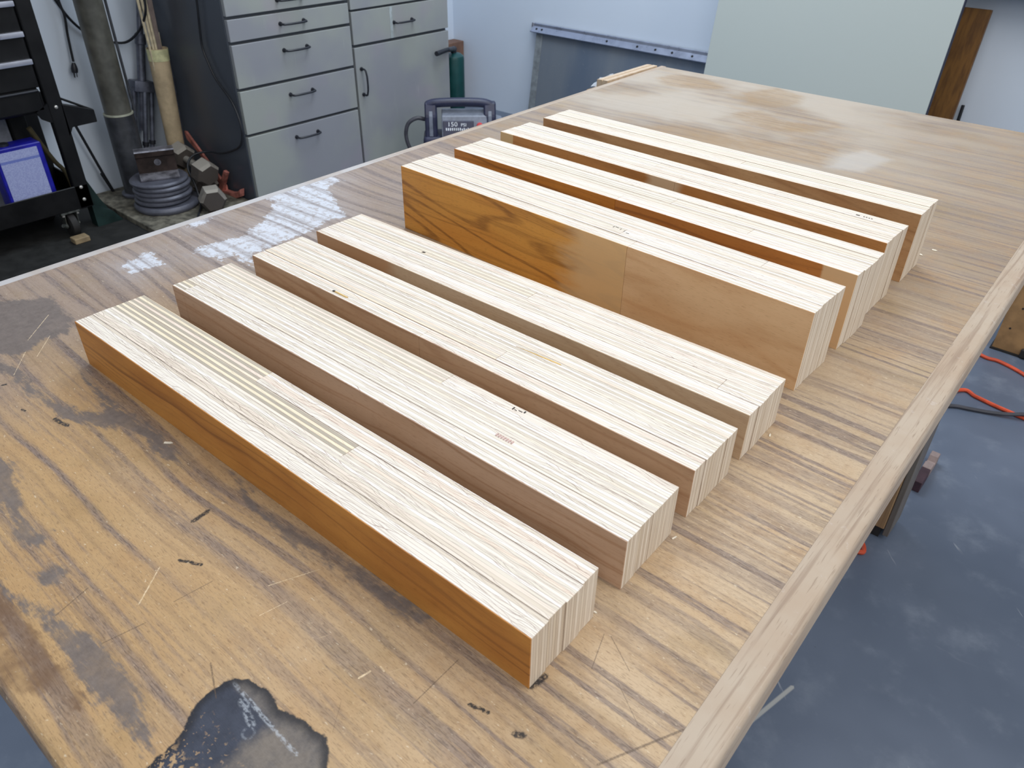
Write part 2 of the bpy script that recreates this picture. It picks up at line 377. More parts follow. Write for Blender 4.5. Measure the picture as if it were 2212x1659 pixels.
    wm_ = n.mul(wm_, n.sst(n.noise(p, 120.0, 5, 0.75), 0.38, 0.52, 0.30, 0.95))
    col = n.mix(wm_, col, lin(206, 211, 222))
    # spilled dark stain near the front edge
    bk = n.add(n.attr('sd_black'), n.mul(wob, 0.55))
    bl = n.noise(p, 55.0, 5, 0.72)
    bnz = n.mul(n.sub(n.noise(p, 60.0, 4, 0.65), 0.5), 0.02)
    bx = n.mx(n.sst(n.add(y, n.mul(bnz, 0.4)), -0.112, -0.106, 0, 0.75), n.sst(n.add(x, bnz), 0.462, 0.474))
    bcol = n.mix(bl, lin(26, 29, 40), lin(74, 80, 96))
    bcol = n.mix(n.mul(bx, n.sst(bl, 0.3, 0.6, 0.55, 1.0)), bcol, n.mix(n.noise(p, 300.0, 3, 0.7), lin(98, 90, 84), lin(132, 124, 116)))
    bcol = n.mix(n.sst(n.noise(n.vec(n.mul(x, 26), n.mul(y, 420), 4), 1.0, 3, 0.7), 0.66, 0.74, 0, 0.35), bcol, lin(150, 156, 168))
    xs_, ys_ = n.add(x, n.mul(bnz, 0.25)), n.add(y, n.mul(bnz, 0.25))
    chalk = n.mx(n.mul(n.segm(x, n.add(y, n.mul(bnz, 0.05)), (0.4266, -0.1083), (0.4946, -0.1108), 0.0015), 0.50), n.mul(n.segm(xs_, ys_, (0.441, -0.1125), (0.461, -0.1172), 0.0024), 0.45))
    rd = n.mth('SQRT', n.add(n.mth('POWER', n.sub(x, 0.4625), 2.0), n.mth('POWER', n.sub(y, -0.1215), 2.0)))
    chalk = n.mx(chalk, n.mul(n.sst(n.mth('ABSOLUTE', n.sub(rd, 0.0035)), 0.0012, 0.0003), 0.22))
    bcol = n.mix(n.mul(chalk, n.sst(n.noise(n.vec(n.mul(x, 220), n.mul(y, 420), 0), 1.0, 4, 0.75), 0.42, 0.58, 0.0, 1)), bcol, lin(190, 198, 208))
    ed = n.mul(n.sst(bk, 0.009, 0.001), 0.85)
    bcol = n.mix(ed, bcol, lin(30, 30, 36))
    spk = n.mul(n.sst(n.noise(p, 230.0, 2, 0.6), 0.50, 0.56), n.sst(n.add(y, bnz), -0.150, -0.158))
    spk = n.mx(spk, n.mul(n.sst(n.noise(p, 300.0, 2, 0.6), 0.60, 0.66), n.mul(n.sst(n.add(y, bnz), -0.125, -0.145), 0.9)))
    bm_ = n.mul(n.sst(bk, -0.0005, 0.0008), n.sub(1.0, n.mul(spk, 0.85)))
    col = n.mix(bm_, col, bcol)
    # small dark marks
    sp = None
    wbx, wby = n.add(x, n.mul(wob, 0.35)), n.add(y, n.mul(n.sub(n.noise(p, 140.0, 4, 0.75), 0.5), 0.005))
    for a_, b_, w_ in [((0.2796, -0.0494), (0.2776, -0.0354), 0.0024), ((0.5485, -0.0214), (0.561, -0.0178), 0.0015), ((0.3081, -0.0774), (0.3243, -0.069), 0.0016), ((0.0675, -0.0633), (0.0865, -0.0601), 0.0022), ((0.0303, -0.0766), (0.0352, -0.0761), 0.0012), ((-0.0246, -0.0734), (-0.023, -0.0698), 0.0014), ((0.5689, 0.0135), (0.5713, 0.0253), 0.0026), ((0.582, -0.018), (0.5858, -0.0148), 0.0024)]:
        k = n.segm(wbx, wby, a_, b_, w_); sp = k if sp is None else n.mx(sp, k)
    col = n.mix(n.mul(sp, n.sst(n.noise(p, 500.0, 3, 0.7), 0.35, 0.52, 0.25, 0.95)), col, lin(40, 38, 40))
    # scratches
    dk = None
    for a, b, w in SCR_DARK:
        k = n.segm(x, y, a, b, w); dk = k if dk is None else n.mx(dk, k)
    col = n.mix(n.mul(dk, n.sst(gran, 0.3, 0.55, 0.3, 0.7)), col, lin(92, 76, 62))
    lt = None
    for a, b, w in SCR_LIGHT:
        k = n.segm(x, y, a, b, w); lt = k if lt is None else n.mx(lt, k)
    col = n.mix(n.mul(lt, n.sst(fine, 0.4, 0.6, 0.3, 0.9)), col, lin(226, 204, 170))
    hgt = n.sub(n.mul(n.sst(fine, 0.2, 0.8), 0.4), n.add(n.mul(stripe, 0.6), n.mul(pore, 0.5)))
    n.bump(hgt, 0.25, 0.0006)
    ro = n.add(n.sst(mid, 0.3, 0.7, 0.36, 0.52), n.add(n.mul(gm, 0.12), n.add(n.mul(stripe, 0.08), n.sst(y, 0.5, 1.2, 0.0, 0.22))))
    return n.out(col, ro, 0, 0.34)
SCR_DARK = []
SCR_LIGHT = []
def add_scr(lst, a, b, w): lst.append((a, b, w))
add_scr(SCR_DARK, (0.6563, 0.0513), (0.6299, -0.0005), 0.00081)
add_scr(SCR_DARK, (0.5209, -0.0031), (0.5219, -0.0438), 0.00037)
add_scr(SCR_DARK, (0.5401, 0.0138), (0.504, 0.0235), 0.00031)
add_scr(SCR_DARK, (0.6086, 0.0515), (0.635, 0.035), 0.00025)
add_scr(SCR_DARK, (0.5807, 0.0759), (0.5901, 0.0486), 0.00031)
add_scr(SCR_DARK, (0.5853, 0.0775), (0.6095, 0.0634), 0.00031)
add_scr(SCR_DARK, (0.4029, -0.11), (0.422, -0.1188), 0.00062)
add_scr(SCR_DARK, (0.422, -0.1188), (0.4278, -0.1214), 0.00037)
add_scr(SCR_DARK, (0.2836, -0.1335), (0.2909, -0.159), 0.00050)
add_scr(SCR_DARK, (0.3438, -0.072), (0.34, -0.1001), 0.00037)
add_scr(SCR_DARK, (0.3421, -0.1216), (0.3363, -0.1489), 0.00043)
add_scr(SCR_LIGHT, (0.3034, -0.0904), (0.3239, -0.117), 0.00056)
add_scr(SCR_LIGHT, (0.3771, -0.0483), (0.392, -0.0151), 0.00031)
add_scr(SCR_LIGHT, (0.3988, -0.0482), (0.3945, -0.0678), 0.00025)
add_scr(SCR_LIGHT, (-0.0523, -0.0292), (-0.0842, -0.0027), 0.00037)
add_scr(SCR_LIGHT, (-0.07, -0.0333), (-0.0344, -0.0586), 0.00037)
add_scr(SCR_LIGHT, (-0.1306, 0.0156), (-0.0918, -0.0222), 0.00037)
add_scr(SCR_LIGHT, (0.483, -0.0545), (0.4846, -0.0463), 0.00074)
add_scr(SCR_LIGHT, (0.4913, -0.0405), (0.4869, -0.0398), 0.00062)

def edge_mat(k=0.0):
    n = NT('oak_edge_band'); p = n.pos(); x, y, z = n.xyz(p)
    s = n.noise(n.vec(n.mul(x, 170), n.mul(y, 4), n.mul(z, 170)), 1.0, 3, 0.6)
    b = n.noise(p, 12.0, 4, 0.6); f = n.noise(n.vec(n.mul(x, 700), n.mul(y, 40), n.mul(z, 700)), 1.0, 2, 0.5)
    col = n.mix(n.sst(b, 0.3, 0.7), lin(170, 150, 130), lin(178, 163, 146))
    col = n.mix(n.sst(s, 0.5, 0.66, 0, 0.6), col, lin(134, 112, 94))
    col = n.mix(n.sst(f, 0.62, 0.7, 0, 0.4), col, lin(112, 88, 68))
    col = n.mix(n.sst(n.noise(p, 70.0, 4, 0.7), 0.6, 0.75, 0, 0.35), col, lin(204, 200, 200))
    col = n.mix(n.mul(n.mul(n.sst(b, 0.25, 0.6, 0.4, 1.0), k), n.sst(y, 0.78, 0.5)), col, lin(188, 187, 190))
    n.bump(s, 0.2, 0.0008)
    return n.out(col, 0.5)
M_top = bench_mat(); M_edge = edge_mat(); M_edge2 = edge_mat(0.85)

def wood(name, c1, c2, sx=3.0, sc=90.0, rough=0.5):
    n = NT(name); x, y, z = n.xyz(n.obj())
    s = n.noise(n.vec(n.mul(x, sc), n.mul(y, sc), n.mul(z, sx)), 1.0, 3, 0.6)
    b = n.noise(n.obj(), 8.0, 3, 0.6)
    return n.out(n.mix(n.sst(s, 0.35, 0.7), n.mix(b, lin(*c1), tuple(q * 0.85 for q in lin(*c1)[:3]) + (1,)), lin(*c2)), rough)
M_leg = wood('bench_leg_wood', (164, 132, 96), (130, 100, 70))
M_leggrey = wood('bench_leg_grey', (120, 112, 104), (96, 88, 82))

bench = thing('workbench', 'worn golden oak workbench with stained top carrying eight plywood blocks', 'workbench', (0.206, 0.672, 0), 0.017)
X0, X1, XB0, XB1, Y0, Y1 = -0.2685, 0.6715, -0.2525, 0.646, -0.208, 1.553
RB = wm(bench) @ Matrix.Translation((-0.206, -0.672, 0))
def turned(bm):
    bmesh.ops.transform(bm, matrix=RB, verts=bm.verts); return bm
def tabletop():
    e = [(0.0, 0.036), (0.0, 0.006), (0.0012, 0.0025), (0.004, 0.0006), (0.008, 0.0)]   # worn rounded rim at both short ends
    st = 0.003
    xs = list(np.linspace(XB0, XB1, int((XB1 - XB0) / st) + 1)); zx = [0.0] * len(xs)
    ys = [Y0 + a for a, b in e] + list(np.arange(Y0 + 0.011, Y1 - 0.010, st)) + [Y1 - a for a, b in e[::-1]]
    zy = [b for a, b in e] + [0.0] * (len(ys) - 10) + [b for a, b in e[::-1]]
    nx, ny = len(xs), len(ys)
    gx, gy = np.meshgrid(xs, ys); gz = ZT - np.array(zy)[:, None] * np.ones((1, nx))
    co = np.stack([gx.ravel(), gy.ravel(), gz.ravel()], 1)
    ii = np.arange(nx * ny).reshape(ny, nx)
    quads = np.stack([ii[:-1, :-1], ii[:-1, 1:], ii[1:, 1:], ii[1:, :-1]], 2).reshape(-1, 4)
    nb = len(co)
    zb = ZT - TH
    cb = np.array([(XB0, Y0, zb), (XB1, Y0, zb), (XB1, Y1, zb), (XB0, Y1, zb)])
    co = np.vstack([co, cb])
    me = bpy.data.meshes.new('tabletop')
    off = np.array((0.206, 0.672, 0.0))
    faces = [tuple(q) for q in quads] + [(nb + 3, nb + 2, nb + 1, nb)]
    me.from_pydata((co - off).tolist(), [], faces)
    Rn = np.array(RB); cw = co @ Rn[:3, :3].T + Rn[:3, 3]
    px, py = cw[:, 0], cw[:, 1]
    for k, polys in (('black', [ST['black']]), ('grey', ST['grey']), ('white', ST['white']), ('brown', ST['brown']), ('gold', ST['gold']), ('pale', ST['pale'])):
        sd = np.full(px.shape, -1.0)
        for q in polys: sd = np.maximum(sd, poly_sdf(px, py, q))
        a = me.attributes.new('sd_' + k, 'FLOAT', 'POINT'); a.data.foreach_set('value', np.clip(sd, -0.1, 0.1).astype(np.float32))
    me.materials.append(M_top); me.update()
    o = bpy.data.objects.new('tabletop', me); COL.objects.link(o); o.parent = bench
    return o
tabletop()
def band(x0, x1, r, sgn):
    prof = [(x0, ZT - TH), (x0, ZT), (x1 - sgn * r, ZT)] + [(x1 - sgn * r + sgn * r * math.sin(q * math.pi / 10), ZT - r + r * math.cos(q * math.pi / 10)) for q in range(1, 6)] + [(x1, ZT - TH + 0.003), (x1 - sgn * 0.003, ZT - TH)]
    return turned(fixn(prism(BM(), prof, 'y', Y0, Y1)))
link('edge_band', band(XB1 + 0.0001, X1, 0.0065, 1), M_edge, bench, smooth=True)
link('edge_band', band(XB0 - 0.0001, X0, 0.004, -1), M_edge2, bench, smooth=True)['label'] = 'whitened dusty edge band'
def leg(x0, x1, y0, y1):
    b = box(BM(), x0, x1 - 0.012, y0, y1, 0.03, ZT - TH, 0.002)
    o = link('leg', b, M_leg, bench)
    link('leg_cover', box(BM(), x1 - 0.0115, x1, y0 + 0.004, y1 + 0.01, 0.012, ZT - TH, 0.001), M_leggrey, o)
    link('dark_gap_foot', box(BM(), x0 + 0.006, x1 - 0.018, y0 + 0.006, y1 - 0.004, 0.0, 0.03), M_dark, o)  # foot block coloured dark to stand for the shadow gap under the leg
M_dark = plain('dark_rubber', (34, 32, 32), 0.7)
leg(0.53, 0.602, 1.222, 1.30); leg(0.53, 0.602, 0.02, 0.10)
leg(-0.20, -0.13, 1.222, 1.30); leg(-0.20, -0.13, 0.02, 0.10)
ap = box(BM(), -0.13, 0.53, 1.24, 1.262, 0.66, 0.764, 0.002); link('apron', ap, M_leg, bench)
link('apron', box(BM(), -0.13, 0.53, 0.05, 0.072, 0.66, 0.764, 0.002), M_leg, bench)

# ------------------------------------------------------------------ plywood blocks
def ply_mat():
    n = NT('plywood_edges'); p = n.obj(); x, y, z = n.xyz(p)
    seed = n.attr('seed'); kind = n.attr('kind'); y0 = n.attr('y0')
    N = n.nor(); nx_, ny_, nz_ = n.xyz(N)
    top = n.sst(nz_, 0.4, 0.6)
    so = n.mul(seed, 13.7)
    wv = n.mul(n.sub(n.noise(n.vec(n.mul(x, 9), n.mul(y, 60), so), 1.0, 2, 0.5), 0.5), 0.0011)
    ly = n.mul(n.add(n.sub(y, y0), wv), 6.3 / 0.018)
    idx = n.mth('FLOOR', ly); fr = n.mth('FRACT', ly)
    h = n.white(n.add(idx, n.mul(seed, 31.0))); h2 = n.white(n.add(n.mul(idx, 1.7), n.mul(seed, 57.0)))
    par = n.mth('ABSOLUTE', n.mth('MODULO', n.add(idx, 0.02), 2.0)); par = n.sst(par, 0.4, 0.6)
    cream = n.mix(h, lin(239, 234, 228), lin(229, 221, 210))
    cream = n.mix(n.sst(h2, 0.70, 0.95, 0, 0.7), cream, lin(230, 210, 192))
    taupe = n.mix(h2, lin(226, 219, 206), lin(214, 204, 188))
    taupe_s = n.mix(h2, lin(172, 164, 150), lin(186, 176, 160))
    altc = n.mix(kind, taupe, taupe_s)
    yel = n.mix(kind, cream, n.mix(n.sst(h, 0.3, 0.8), cream, lin(238, 224, 196)))
    col = n.mix(n.mul(par, n.mx(n.sst(h, 0.0, 0.9, 0.35, 0.95), kind)), yel, altc)
    st = n.noise(n.vec(n.mul(x, 6), n.mul(y, 1800), n.mul(z, 6)), 1.0, 2, 0.6)
    col = n.mix(n.sst(st, 0.5, 0.75, 0, 0.35), col, lin(198, 184, 164))
    # glue lines: thin brown, coming and going
    d = n.mn(fr, n.sub(1.0, fr))
    pres = n.noise(n.vec(n.mul(x, 14), idx, so), 1.0, 2, 0.6)
    gl = n.mul(n.sst(d, 0.11, 0.04), n.sst(pres, 0.36, 0.62, 0.12, 1.0))
    # feathered grain lines crossing the plies at a shallow angle
    def feather(sp, sl, wd, off, thr):
        wy = n.mul(n.sub(n.noise(n.vec(n.mul(x, 22), n.mul(y, 70), n.add(so, off)), 1.0, 2, 0.5), 0.5), 0.010)
        t = n.mul(n.add(n.add(y, n.mul(x, sl)), wy), 1.0 / sp)
        q = n.mth('ABSOLUTE', n.sub(n.mth('FRACT', t), 0.5))
        br = n.noise(n.vec(n.mul(x, 26), n.mul(n.mth('FLOOR', t), 5.3), n.add(so, off)), 1.0, 1.5, 0.5)
        reg = n.noise(n.vec(n.mul(x, 7), n.mul(y, 90), n.add(so, off + 3.0)), 1.0, 1.5, 0.5)
        return n.mul(n.sst(q, wd / sp, wd / sp * 0.35), n.mul(n.sst(br, thr, thr + 0.10), n.sst(reg, 0.40, 0.52)))
    fe = n.mx(feather(0.0023, 0.13, 0.00021, 0.0, 0.47), n.mx(feather(0.0029, -0.11, 0.00023, 7.0, 0.47), feather(0.0020, 0.022, 0.00020, 15.0, 0.44)))
    fe = n.mul(fe, n.sst(kind, 0.1, 0.8, 1.0, 0.40))
    ln = n.mx(n.mul(gl, 0.66), n.mul(fe, 0.66))
    lcol = n.mix(h, lin(132, 88, 70), lin(112, 92, 82))
    ctop = n.mix(ln, col, lcol)
    # sawn end: upright ply bands
    ecol = n.mix(n.mul(par, 0.45), n.mix(h, lin(222, 210, 194), lin(204, 188, 166)), n.mix(h2, lin(172, 152, 130), lin(196, 182, 166)))
    es = n.noise(n.vec(n.mul(y, 2600), n.mul(z, 26), so), 1.0, 2, 0.6)
    ecol = n.mix(n.sst(es, 0.5, 0.66, 0, 0.55), ecol, lin(170, 148, 126))
    ecol = n.mix(n.mul(n.sst(d, 0.13, 0.04), n.sst(h, 0.2, 0.7, 0.15, 0.70)), ecol, lin(124, 96, 76))
    col = n.mix(top, ecol, ctop)
    n.bump(n.sub(st, n.mul(ln, 1.0)), 0.12, 0.0004)
    return n.out(col, 0.62, 0, 0.3)
M_ply = ply_mat()

def oak_mat(name, c1, c2, c3, straight=0.6, cath=0.0, blot=0.4, seed=0.0, pale_at=None):
    n = NT(name); x, y, z = n.xyz(n.obj())
    w = n.sub(n.noise(n.vec(n.mul(x, 4), n.mul(z, 16), seed), 1.0, 2, 0.5), 0.5)
    zz = n.add(z, n.mul(w, 0.035))
    b = n.noise(n.vec(n.mul(x, 7), n.mul(z, 20), seed + 4), 1.0, 3, 0.6)
    col = n.mix(n.sst(b, 0.35, 0.7, 0, blot * 2), lin(*c1), lin(*c2))
    s = n.noise(n.vec(n.mul(x, 2.2), n.mul(zz, 170), seed + 1), 1.0, 2.5, 0.55)
    col = n.mix(n.sst(s, 0.5, 0.72, 0, straight), col, lin(*c3))
    if cath:
        f = n.noise(n.vec(n.mul(x, 2.3), n.mul(n.add(z, n.mul(x, 0.10)), 15), seed + 2), 1.0, 1.2, 0.4)
        q = n.mth('FRACT', n.mul(f, 9.0))
        k = n.mul(n.sst(n.mth('ABSOLUTE', n.sub(q, 0.5)), 0.20, 0.05), n.sst(b, 0.3, 0.55, 0.35, 1.0))
        rag = n.noise(n.vec(n.mul(x, 40), n.mul(z, 500), seed), 1.0, 2, 0.6)
        col = n.mix(n.mul(n.mul(k, n.sst(rag, 0.3, 0.6, 0.5, 1)), cath), col, lin(*c3))
    p = n.noise(n.vec(n.mul(x, 120), n.mul(z, 1500), seed), 1.0, 1, 0.5)
    col = n.mix(n.sst(p, 0.6, 0.7, 0, 0.3), col, tuple(q * 0.6 for q in lin(*c3)[:3]) + (1,))
    if pale_at:
        for (a, b2, soft, pc) in pale_at:
            wx = n.add(x, n.mul(n.sub(n.noise(n.vec(n.mul(z, 90), n.mul(x, 20), 0), 1.0, 3, 0.6), 0.5), soft))
            k = n.mul(n.sst(wx, a - soft * 0.4, a + soft * 0.4), n.sst(wx, b2 + soft * 0.4, b2 - soft * 0.4))
            col = n.mix(n.mul(k, 0.82), col, lin(*pc))
    n.bump(s, 0.08, 0.0005)
    return n.out(col, 0.42, 0, 0.4)
OAK = {
 'A': oak_mat('oak_dark_amber', (192, 132, 62), (170, 110, 48), (124, 76, 36), 0.75, 0, 0.5, 1),
 'B': oak_mat('oak_greyed_brown', (184, 154, 130), (174, 140, 112), (146, 104, 72), 0.75, 0, 0.4, 2),
 'C': oak_mat('oak_plain_tan', (184, 150, 120), (172, 136, 104), (146, 102, 70), 0.5, 0.35, 0.4, 3),
 'D': oak_mat('oak_dull_tan', (188, 162, 134), (178, 148, 114), (150, 112, 80), 0.3, 0.25, 0.3, 5, [(-0.02, 0.13, 0.03, (170, 126, 88))]),
 'E1': oak_mat('oak_golden_cathedral', (206, 146, 66), (196, 130, 54), (132, 84, 36), 0.50, 0.80, 0.35, 7, [(0.285, 0.40, 0.06, (206, 170, 124))]),
 'E2': oak_mat('oak_pale_birch', (212, 174, 132), (200, 158, 114), (180, 130, 84), 0.14, 0.34, 0.5, 8),
 'F1': oak_mat('oak_golden_striped', (190, 122, 48), (176, 108, 40), (128, 76, 30), 0.5, 0.7, 0.4, 11),
 'F2': oak_mat('oak_deep_amber', (182, 116, 54), (170, 104, 46), (128, 74, 34), 0.6, 0, 0.4, 12, [(0.535, 0.70, 0.004, (214, 178, 134))]),
 'G': oak_mat('oak_reddish_brown', (182, 126, 72), (170, 112, 58), (124, 76, 40), 0.5, 0.3, 0.5, 13, [(-0.02, 0.0255, 0.002, (206, 178, 132)), (0.262, 0.312, 0.02, (200, 172, 140))]),
 'H': oak_mat('oak_walnut_brown', (186, 146, 104), (168, 122, 80), (128, 86, 52), 0.5, 0.3, 0.5, 15),
}
M_ink = plain('black_ink', (52, 46, 46), 0.7); M_redink = plain('faded_red_ink', (206, 176, 168), 0.7, var=0.2, scale=900)
M_putty = plain('yellow_wood_filler', (206, 172, 104), 0.6)
M_knot = plain('knot_hole_dark', (46, 36, 28), 0.8)

def strip_mesh(bm, x0, x1, y0, y1, z0, z1):
    box(bm, x0, x1, y0, y1, z0, z1, 0.00028); return bm
def add_attr(o, **kw):
    for k, v in kw.items():
        a = o.data.attributes.new(k, 'FLOAT', 'POINT'); a.data.foreach_set('value', [v] * len(o.data.vertices))
BL = {
 # key: x, y, yaw, length, thickness, height, [per strip: (split points, kinds)], faces
 'A': (0.0, 0.0, 0.01895, 0.56916, 0.07195, 0.04941, [([], [0.0]), ([], [0.0]), ([0.354], [1.0, 0.1]), ([0.219], [1.0, 0.1])], [('A', None)]),
 'B': (-0.00157, 0.10315, 0.02017, 0.56943, 0.07175, 0.04877, [([0.0195], [1.0, 0.1]), ([0.194], [0.35, 0.1]), ([], [0.4]), ([0.342], [0.6, 0.0])], [('B', None)]),
 'C': (-0.00146, 0.20131, 0.01388, 0.56797, 0.07011, 0.04925, [([0.27], [0.1, 0.05]), ([0.3516], [0.45, 0.1]), ([], [0.35]), ([], [0.15])], [('C', None)]),
 'D': (-0.00307, 0.29266, 0.01598, 0.56843, 0.07221, 0.0488, [([], [0.1]), ([0.5283], [0.25, 0.1]), ([0.30], [0.5, 0.2]), ([], [0.2])], [('D', None)]),
 'E': (-0.016, 0.44663, -0.023, 0.57161, 0.07167, 0.08789, [([0.363], [0.3, 0.2]), ([0.338], [0.4, 0.15]), ([], [0.3]), ([0.49], [0.35, 0.2])], [('E1', 'E2')]),
 'F': (-0.01385, 0.54519, -0.01486, 0.57192, 0.07172, 0.08774, [([0.275], [0.3, 0.25]), ([0.44], [0.5, 0.5]), ([0.33], [0.45, 0.6]), ([], [0.3])], [('F1', 'F2')]),
 'G': (-0.01743, 0.6466, -0.02389, 0.56982, 0.06708, 0.08878, [([0.3023], [0.2, 0.15]), ([], [0.4]), ([0.25], [0.5, 0.3]), ([], [0.15])], [('G', 'G')]),
 'H': (-0.01714, 0.74825, -0.00723, 0.57153, 0.06609, 0.08799, [([], [0.2]), ([0.33], [0.3, 0.5]), ([], [0.45]), ([], [0.5])], [('H', None)]),
}
LBL = {
 'A': 'low glued plywood block with dark amber oak face, nearest the camera',
 'B': 'low glued plywood block with greyish brown oak face, just behind the amber faced one',
 'C': 'low plywood block with a yellow filler streak on top, third from the near end',
 'D': 'low plywood block with dull tan face, directly in front of the tall golden one',
 'E': 'tall plywood block whose golden oak face meets a pale tan half at a seam',
 'F': 'tall plywood block with amber face ending in a pale patch at its right end',
 'G': 'tall plywood block with pale patches at left end and middle of its brown face',
 'H': 'tall plywood block farthest from the camera, with a walnut brown face',
}
for key, (bx, by, yaw, L, T, H, strips, faces) in BL.items():
    t = thing('plywood_block', LBL[key], 'wood block', (bx, by, ZT), yaw, 'glued plywood blocks on the workbench')
    ns = 4; sw = T / ns
    tops = [-rng.uniform(0, 0.0006) for _ in range(ns)]
    gaps = [0.0] + [rng.choice((0.00005, 0.0001, 0.0002)) for _ in range(ns - 1)] + [0.0]
    for i in range(ns):
        cuts, kinds = strips[i]
        xe = L + rng.uniform(-0.0010, 0.0004); xs0 = rng.uniform(-0.0003, 0.0006)
        pts = [xs0] + list(cuts) + [xe]
        for j in range(len(pts) - 1):
            a = pts[j] + (0.00015 if j else 0); b = pts[j + 1] - (0.00015 if j < len(pts) - 2 else 0)
            dz = tops[i] + (rng.uniform(-0.00025, 0.0) if len(pts) > 2 else 0)
            y0 = i * sw + (0.0009 if i == 0 else gaps[i]); y1 = (i + 1) * sw - gaps[i + 1]
            s = link('plywood_strip', strip_mesh(BM(), a, b, y0, y1, 0.0, H + dz), M_ply, t, local=True)
            add_attr(s, seed=rng.uniform(0, 40), kind=kinds[j], y0=i * sw)
            if i == 0:
                f = faces[0][min(j, 1)] if len(pts) > 2 and faces[0][1] else faces[0][0]
                v = link('oak_face', box(BM(), a, b, 0.0, 0.00085, 0.0, H + dz, 0.0002), OAK[f], s, local=True)
    ptsz = H + 0.00002
    def mark(name, mat, x0, x1, y0, y1):
        link(name, box(BM(), x0, x1, y0, y1, H - 0.001, H + 0.00012), mat, t, local=True)
    if key == 'B':
        mark('ink_stamp', M_ink, 0.4139, 0.4149, 0.0655, 0.0685); mark('ink_stamp', M_ink, 0.4247, 0.4257, 0.0675, 0.0700)
        mark('ink_stamp', M_ink, 0.4160, 0.4185, 0.0660, 0.0663); mark('ink_stamp', M_ink, 0.4195, 0.4235, 0.0672, 0.0675)
        for q in range(7): mark('ink_stamp', M_redink, 0.4261 + q * 0.0026, 0.4261 + q * 0.0026 + 0.0015, 0.0296, 0.0330)
    if key == 'C':
        o = link('filler_streak', prism(BM(), [(0.352, 0.0475), (0.380, 0.0480), (0.404, 0.0492), (0.402, 0.0505), (0.375, 0.0492)], 'z', H - 0.001, H + 0.00012), M_putty, t, local=True)
        o['label'] = 'golden yellow filler streak'
        link('filler_streak', prism(BM(), [(0.1385, 0.0050), (0.158, 0.0050), (0.160, 0.0064), (0.141, 0.0068)], 'z', H - 0.001, H + 0.0001), M_putty, t, local=True)
        link('knot_hole', prism(BM(), [(0.1365, 0.0046), (0.1395, 0.0050), (0.1402, 0.0064), (0.1376, 0.0068), (0.1362, 0.0060)], 'z', H - 0.001, H + 0.00018), M_knot, t, local=True)
    if key == 'D':
        link('knot_hole', prism(BM(), [(0.1385, 0.0424), (0.1425, 0.0430), (0.1430, 0.0446), (0.1395, 0.0448)], 'z', H - 0.001, H + 0.00015), M_knot, t, local=True)
    if key == 'G':
        mark('ink_stamp', M_ink, 0.5135, 0.5178, 0.0555, 0.0568)
        for q in range(4): mark('ink_stamp', M_ink, 0.522 + q * 0.003, 0.5236 + q * 0.003, 0.0560, 0.0568)
    if key == 'E':
        for (a, b, c, d) in ((0.3225, 0.3232, 0.0300, 0.0330), (0.3245, 0.3285, 0.0325, 0.0331), (0.332, 0.3325, 0.030, 0.033), (0.338, 0.3386, 0.0285, 0.0315), (0.342, 0.3460, 0.0272, 0.0277)):
            mark('ink_stamp', M_ink, a, b, c, d)
# ------------------------------------------------------------------ shared plain materials
M_blk = plain('black_powder_coat', (15, 15, 17), 0.45, 0, 0.15, 12, 0.3)
M_blk2 = plain('black_plastic', (34, 36, 44), 0.45)
M_chrome = plain('brushed_steel', (214, 214, 224), 0.32, 0.85, 0.02, 20)
M_zinc = plain('zinc_steel', (140, 144, 140), 0.4, 0.8, 0.2, 50)
M_bolt = plain('bolt_heads', (210, 208, 204), 0.35, 0.6)
M_steel = plain('dark_mill_steel', (58, 46, 42), 0.5, 0.4, 0.2, 25)
M_steeltop = plain('worn_steel_top', (150, 148, 156), 0.4, 0.7, 0.25, 30)
M_iron = plain('grey_cast_iron', (98, 100, 112), 0.42, 0.2, 0.10, 22)
def lit_tops_mat(name, base, dust_lit, rough=0.6, metal=0.0):  # pale upward faces and dark ends: fall of light painted in by normal
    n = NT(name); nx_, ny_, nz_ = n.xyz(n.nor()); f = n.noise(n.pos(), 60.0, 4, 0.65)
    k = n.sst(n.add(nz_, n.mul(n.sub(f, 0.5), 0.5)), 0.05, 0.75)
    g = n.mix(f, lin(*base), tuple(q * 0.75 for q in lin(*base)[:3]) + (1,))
    return n.out(n.mix(n.mul(k, 0.9), g, lin(*dust_lit)), rough, metal, 0.4)
M_hexlt = lit_tops_mat('cast_iron_lit_tops', (80, 73, 68), (158, 152, 143), 0.7)
M_red = plain('faded_red_paint', (186, 116, 104), 0.55, 0, 0.25, 25)
M_cord = plain('black_cord_rubber', (26, 28, 34), 0.5)
M_blue = plain('cobalt_blue_plastic', (24, 24, 150), 0.4)
M_gdark = plain('dark_pipe_plastic', (62, 64, 70), 0.42, 0, 0.2, 14)
M_gpipe = plain('grey_green_pipe', (98, 97, 90), 0.42, 0.1, 0.2, 10)
M_pipelip = plain('pale_pipe_lip', (176, 178, 160), 0.5)
M_card = plain('tan_cardboard', (190, 170, 138), 0.75, 0, 0.1, 18)
M_tape = plain('yellow_masking_tape', (206, 204, 158), 0.6)
M_dowel = plain('pale_dowel_wood', (206, 192, 162), 0.6, 0, 0.12, 40)
M_taupe = plain('taupe_board', (132, 118, 112), 0.6, 0, 0.15, 14)
M_lgrey = plain('grey_stand_metal', (104, 108, 122), 0.4, 0.5, 0.15, 30)
M_green = plain('dark_green_plastic', (22, 46, 44), 0.5, 0, 0.2, 10)
M_dusty = plain('dusty_floor_plate', (112, 108, 96), 0.8, 0, 0.3, 26, bump=0.2)
M_mat = plain('black_rubber_mat', (34, 34, 33), 0.8, 0, 0.2, 20)
M_scrap = plain('pale_wood_scrap', (150, 130, 100), 0.7)
